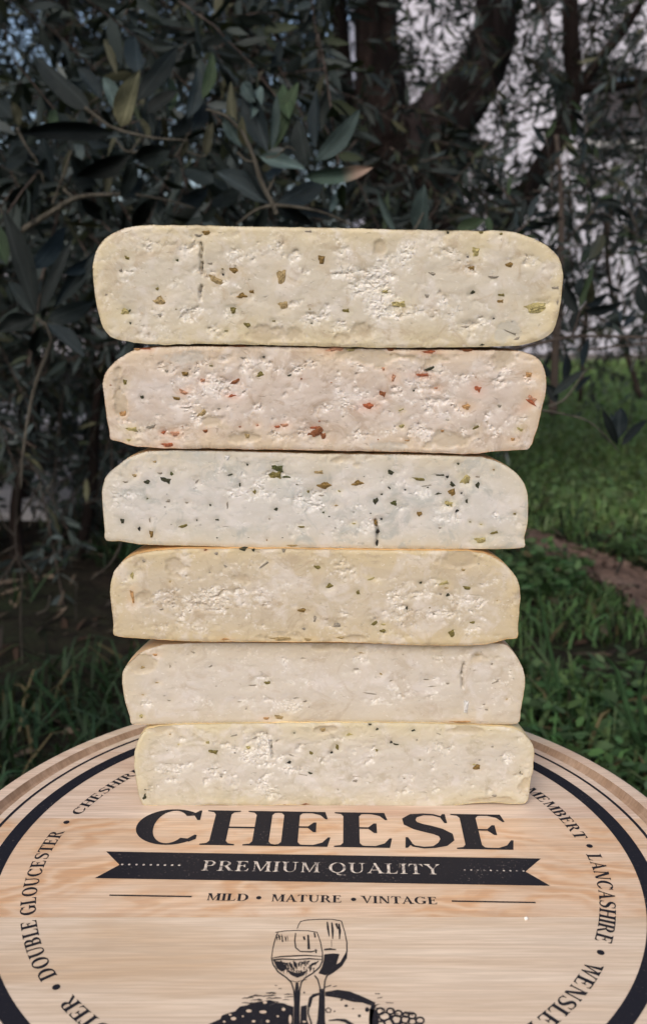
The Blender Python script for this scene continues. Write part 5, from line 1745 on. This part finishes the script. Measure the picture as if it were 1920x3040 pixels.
F4_ += zc(R6, S2, [(35, 882, 46, 32, 0, 'o'), (205, 920, 18, 38, -15, 'o'), (578, 862, 24, 11, -15, 'd'), (715, 865, 52, 26, -20, 'y'), (730, 895, 22, 15, 0, 't'), (850, 892, 42, 22, 15, 'o'), (695, 930, 22, 13, 0, 's'), (735, 938, 25, 17, 0, 'd'), (830, 785, 32, 13, 10, 't'), (760, 1162, 30, 46, -10, 'o'), (885, 1098, 38, 13, 0, 'o'), (495, 1015, 15, 18, 0, 'd'), (85, 1115, 62, 24, -18, 's'), (300, 1105, 38, 18, -30, 'o'), (355, 1148, 44, 20, 0, 'o'), (285, 838, 70, 9, -25, 'y'), (1030, 968, 12, 9, 0, 't'), (355, 1110, 26, 10, 0, 'y'), (655, 1050, 12, 10, 0, 's'), (920, 750, 12, 8, 0, 's'), (100, 1190, 60, 12, 0, 't')])
F5_ = zc(L7, S7, [(1072, 322, 36, 19, 0, 'o'), (445, 215, 9, 26, 0, 's'), (705, 215, 28, 8, -30, 's'), (260, 535, 28, 26, 0, 'y'), (595, 125, 32, 9, 25, 's'), (265, 225, 34, 20, 0, 't'), (1315, 440, 24, 11, -15, 's'), (970, 338, 50, 7, 0, 's'), (360, 320, 26, 7, 0, 't'), (1255, 420, 44, 8, 0, 's'), (440, 436, 34, 6, 8, 's'), (890, 445, 34, 6, 0, 's'), (1150, 545, 80, 22, 8, 't'), (1065, 552, 50, 14, 0, 'a'), (935, 490, 18, 7, -40, 's'), (270, 398, 14, 8, 0, 't'), (1300, 162, 44, 6, 5, 's'), (350, 140, 40, 14, 0, 'a')])
F5_ += zc(R8, S7, [(208, 232, 32, 12, 0, 's'), (800, 325, 19, 12, 0, 's'), (1105, 320, 46, 14, -25, 's'), (1050, 495, 19, 14, 0, 's'), (990, 145, 30, 9, 0, 't'), (920, 470, 40, 84, 0, 'w'), (370, 265, 30, 9, 30, 't'), (300, 390, 80, 7, 8, 's'), (435, 308, 34, 7, -15, 's'), (660, 300, 40, 6, 0, 's'), (700, 345, 60, 6, 0, 's'), (1085, 200, 18, 11, 0, 's'), (1180, 428, 16, 9, 0, 't'), (885, 572, 120, 12, 0, 'a'), (1035, 460, 22, 7, 0, 's'), (240, 130, 44, 7, 5, 't')])
F6_ = zc(L7, S7, [(720, 765, 56, 34, 15, 'o'), (1215, 835, 30, 19, -15, 'k'), (1350, 905, 27, 13, 15, 'd'), (1430, 625, 32, 28, 0, 't'), (855, 662, 48, 12, -15, 's'), (990, 680, 34, 10, -10, 's'), (1135, 695, 40, 9, -25, 's'), (950, 740, 36, 22, 20, 'y'), (1355, 775, 38, 18, 25, 'o'), (1485, 773, 11, 11, 0, 'k'), (280, 1060, 22, 46, 12, 'd'), (688, 705, 22, 26, 0, 'y'), (1245, 645, 12, 10, 0, 'd'), (1070, 650, 16, 14, 0, 's'), (775, 930, 22, 9, 0, 's'), (1300, 915, 60, 7, 10, 's'), (1225, 790, 34, 10, 30, 's'), (445, 655, 12, 14, 0, 't'), (500, 720, 16, 8, 0, 'y'), (1518, 730, 8, 26, 0, 'o'), (1180, 1115, 70, 12, 0, 'n'), (1320, 1105, 60, 11, 0, 'n'), (970, 1118, 60, 9, 0, 'n')])
F6_ += zc(R8, S7, [(52, 773, 15, 15, 0, 'k'), (90, 740, 24, 34, -10, 'o'), (165, 655, 44, 18, 0, 'y'), (345, 620, 20, 17, 0, 'd'), (435, 705, 20, 17, 0, 'k'), (470, 717, 54, 9, 5, 'd'), (345, 758, 20, 14, 0, 'o'), (578, 628, 24, 17, -20, 'd'), (600, 688, 13, 10, 0, 's'), (1090, 733, 22, 9, -10, 's'), (990, 865, 60, 32, -25, 'b'), (970, 850, 24, 10, 10, 'y'), (205, 957, 38, 14, 0, 's'), (95, 1010, 16, 10, 0, 's'), (620, 820, 16, 10, 0, 's'), (1275, 912, 22, 12, 0, 's'), (300, 590, 18, 10, 0, 'd'), (1005, 820, 18, 9, 0, 's'), (1100, 1050, 26, 16, 0, 's'), (520, 940, 16, 8, 0, 's'), (740, 650, 30, 8, 20, 's')])

F1 += zc(L3, S2, [(1200, 700, 250, 76, 0, 'h'), (470, 712, 220, 46, -8, 'h')]) + zc(R4, S2, [(220, 690, 210, 84, 0, 'h'), (650, 130, 210, 70, 0, 'h'), (335, 220, 56, 100, 0, 'h'), (1090, 690, 130, 90, 0, 'j')])
F2_ += zc(L3, S2, [(765, 1215, 150, 52, -25, 'h'), (1410, 1320, 150, 84, 0, 'h'), (640, 850, 240, 60, 0, 'j'), (960, 1320, 120, 46, 0, 'h'), (235, 1080, 50, 240, 0, 'h')])
F2_ += zc(R4, S2, [(620, 860, 190, 74, 0, 'h'), (240, 850, 250, 70, 0, 'h'), (1060, 870, 120, 100, 0, 'h'), (370, 1372, 190, 44, 0, 'j'), (720, 1330, 430, 76, 0, 'h')])
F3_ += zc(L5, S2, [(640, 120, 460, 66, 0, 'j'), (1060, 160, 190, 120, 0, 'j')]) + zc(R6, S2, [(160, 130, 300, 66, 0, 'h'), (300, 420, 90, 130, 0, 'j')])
F4_ += zc(L5, S2, [(430, 965, 150, 84, 0, 'h'), (1220, 1180, 270, 54, 0, 'h'), (570, 770, 110, 130, 0, 'h'), (940, 830, 120, 90, 0, 'h')]) + zc(R6, S2, [(130, 1192, 300, 40, 0, 'h'), (820, 725, 220, 76, 0, 'h')])
F5_ += zc(L7, S7, [(1180, 545, 180, 34, 0, 'h'), (270, 190, 120, 90, 0, 'h')]) + zc(R8, S7, [(300, 90, 560, 44, 0, 'h'), (1000, 150, 240, 50, 0, 'h')])
F6_ += zc(L7, S7, [(1440, 625, 120, 46, 0, 'h'), (400, 625, 130, 50, 0, 'h')]) + zc(R8, S7, [(1080, 1088, 330, 56, 0, 'h'), (900, 625, 210, 40, 0, 'h'), (1290, 990, 70, 120, 0, 'h')])

ck1 = [[(240 + a / S2, 640 + b / S2) for a, b in ((712, 165), (720, 205), (713, 240), (722, 285), (717, 310), (724, 348))], [(240 + a / S2, 640 + b / S2) for a, b in ((718, 420), (709, 455), (714, 495))]]
ck3 = [[(960 + 308 / S2, 1300 + 490 / S2), (960 + 322 / S2, 1300 + 560 / S2), (960 + 318 / S2, 1300 + 640 / S2)]]
ck5 = [[(960 + 908 / S7, 1880 + 190 / S7), (960 + 893 / S7, 1880 + 260 / S7), (960 + 897 / S7, 1880 + 352 / S7)]]
ck6 = [[(300 + 1093 / S7, 1880 + 700 / S7), (300 + 1098 / S7, 1880 + 750 / S7), (300 + 1108 / S7, 1880 + 805 / S7)]]

cheese('pale yellow half wheel with olive brown flakes, largest and topmost of the stack', O1, YF - .0022, mat_paste('paste_pale_yellow', (.645, .572, .440), (.735, .69, .61), (.66, .545, .305), 1.3), mat_rind('rind_yellow', (.62, .50, .27), 1), F1, 'herb_flake', ck1, 101, .9, 1.0, (6, 'o'))
cheese('pinkish half wheel speckled with red chilli flakes, second from the top', O2, YF - .0012, mat_paste('paste_pinkish', (.655, .545, .455), (.735, .665, .60), (.66, .51, .33), 2.1, (.50, .36, .24)), mat_rind('rind_orange_red', (.58, .30, .13), 2), F2_, 'chilli_flake', [], 102, 1.0, 1.1, (8, 'n'))
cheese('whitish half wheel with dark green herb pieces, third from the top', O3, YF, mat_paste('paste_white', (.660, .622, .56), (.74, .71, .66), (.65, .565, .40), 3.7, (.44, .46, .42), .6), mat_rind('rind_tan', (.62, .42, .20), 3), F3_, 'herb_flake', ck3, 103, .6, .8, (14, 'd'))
cheese('deep cream half wheel with sparse olive specks, fourth from the top', O4, YF - .0020, mat_paste('paste_cream', (.630, .530, .375), (.715, .65, .55), (.64, .505, .265), 4.9, (.52, .40, .25)), mat_rind('rind_orange', (.62, .38, .16), 4), F4_, 'herb_flake', [], 104, .9, .9, (6, 'o'))
cheese('plain off-white half wheel with a thin crack, second from the bottom', O5, YF + .0016, mat_paste('paste_off_white', (.665, .595, .495), (.74, .69, .61), (.64, .545, .38), 5.3, (.58, .47, .34), .35), mat_rind('rind_buff', (.63, .44, .25), 5), F5_, 'herb_flake', ck5, 105, .45, .7, (8, 's'))
cheese('creamy white half wheel with a few herb specks, lowest one resting on the board', O6, YF + .0006, mat_paste('paste_creamy_white', (.665, .602, .50), (.74, .695, .62), (.65, .555, .325), 6.1, (.55, .47, .32), .4), mat_rind('rind_pale', (.64, .50, .27), 6), F6_, 'herb_flake', ck6, 106, .6, 1.25, (8, 'd'))
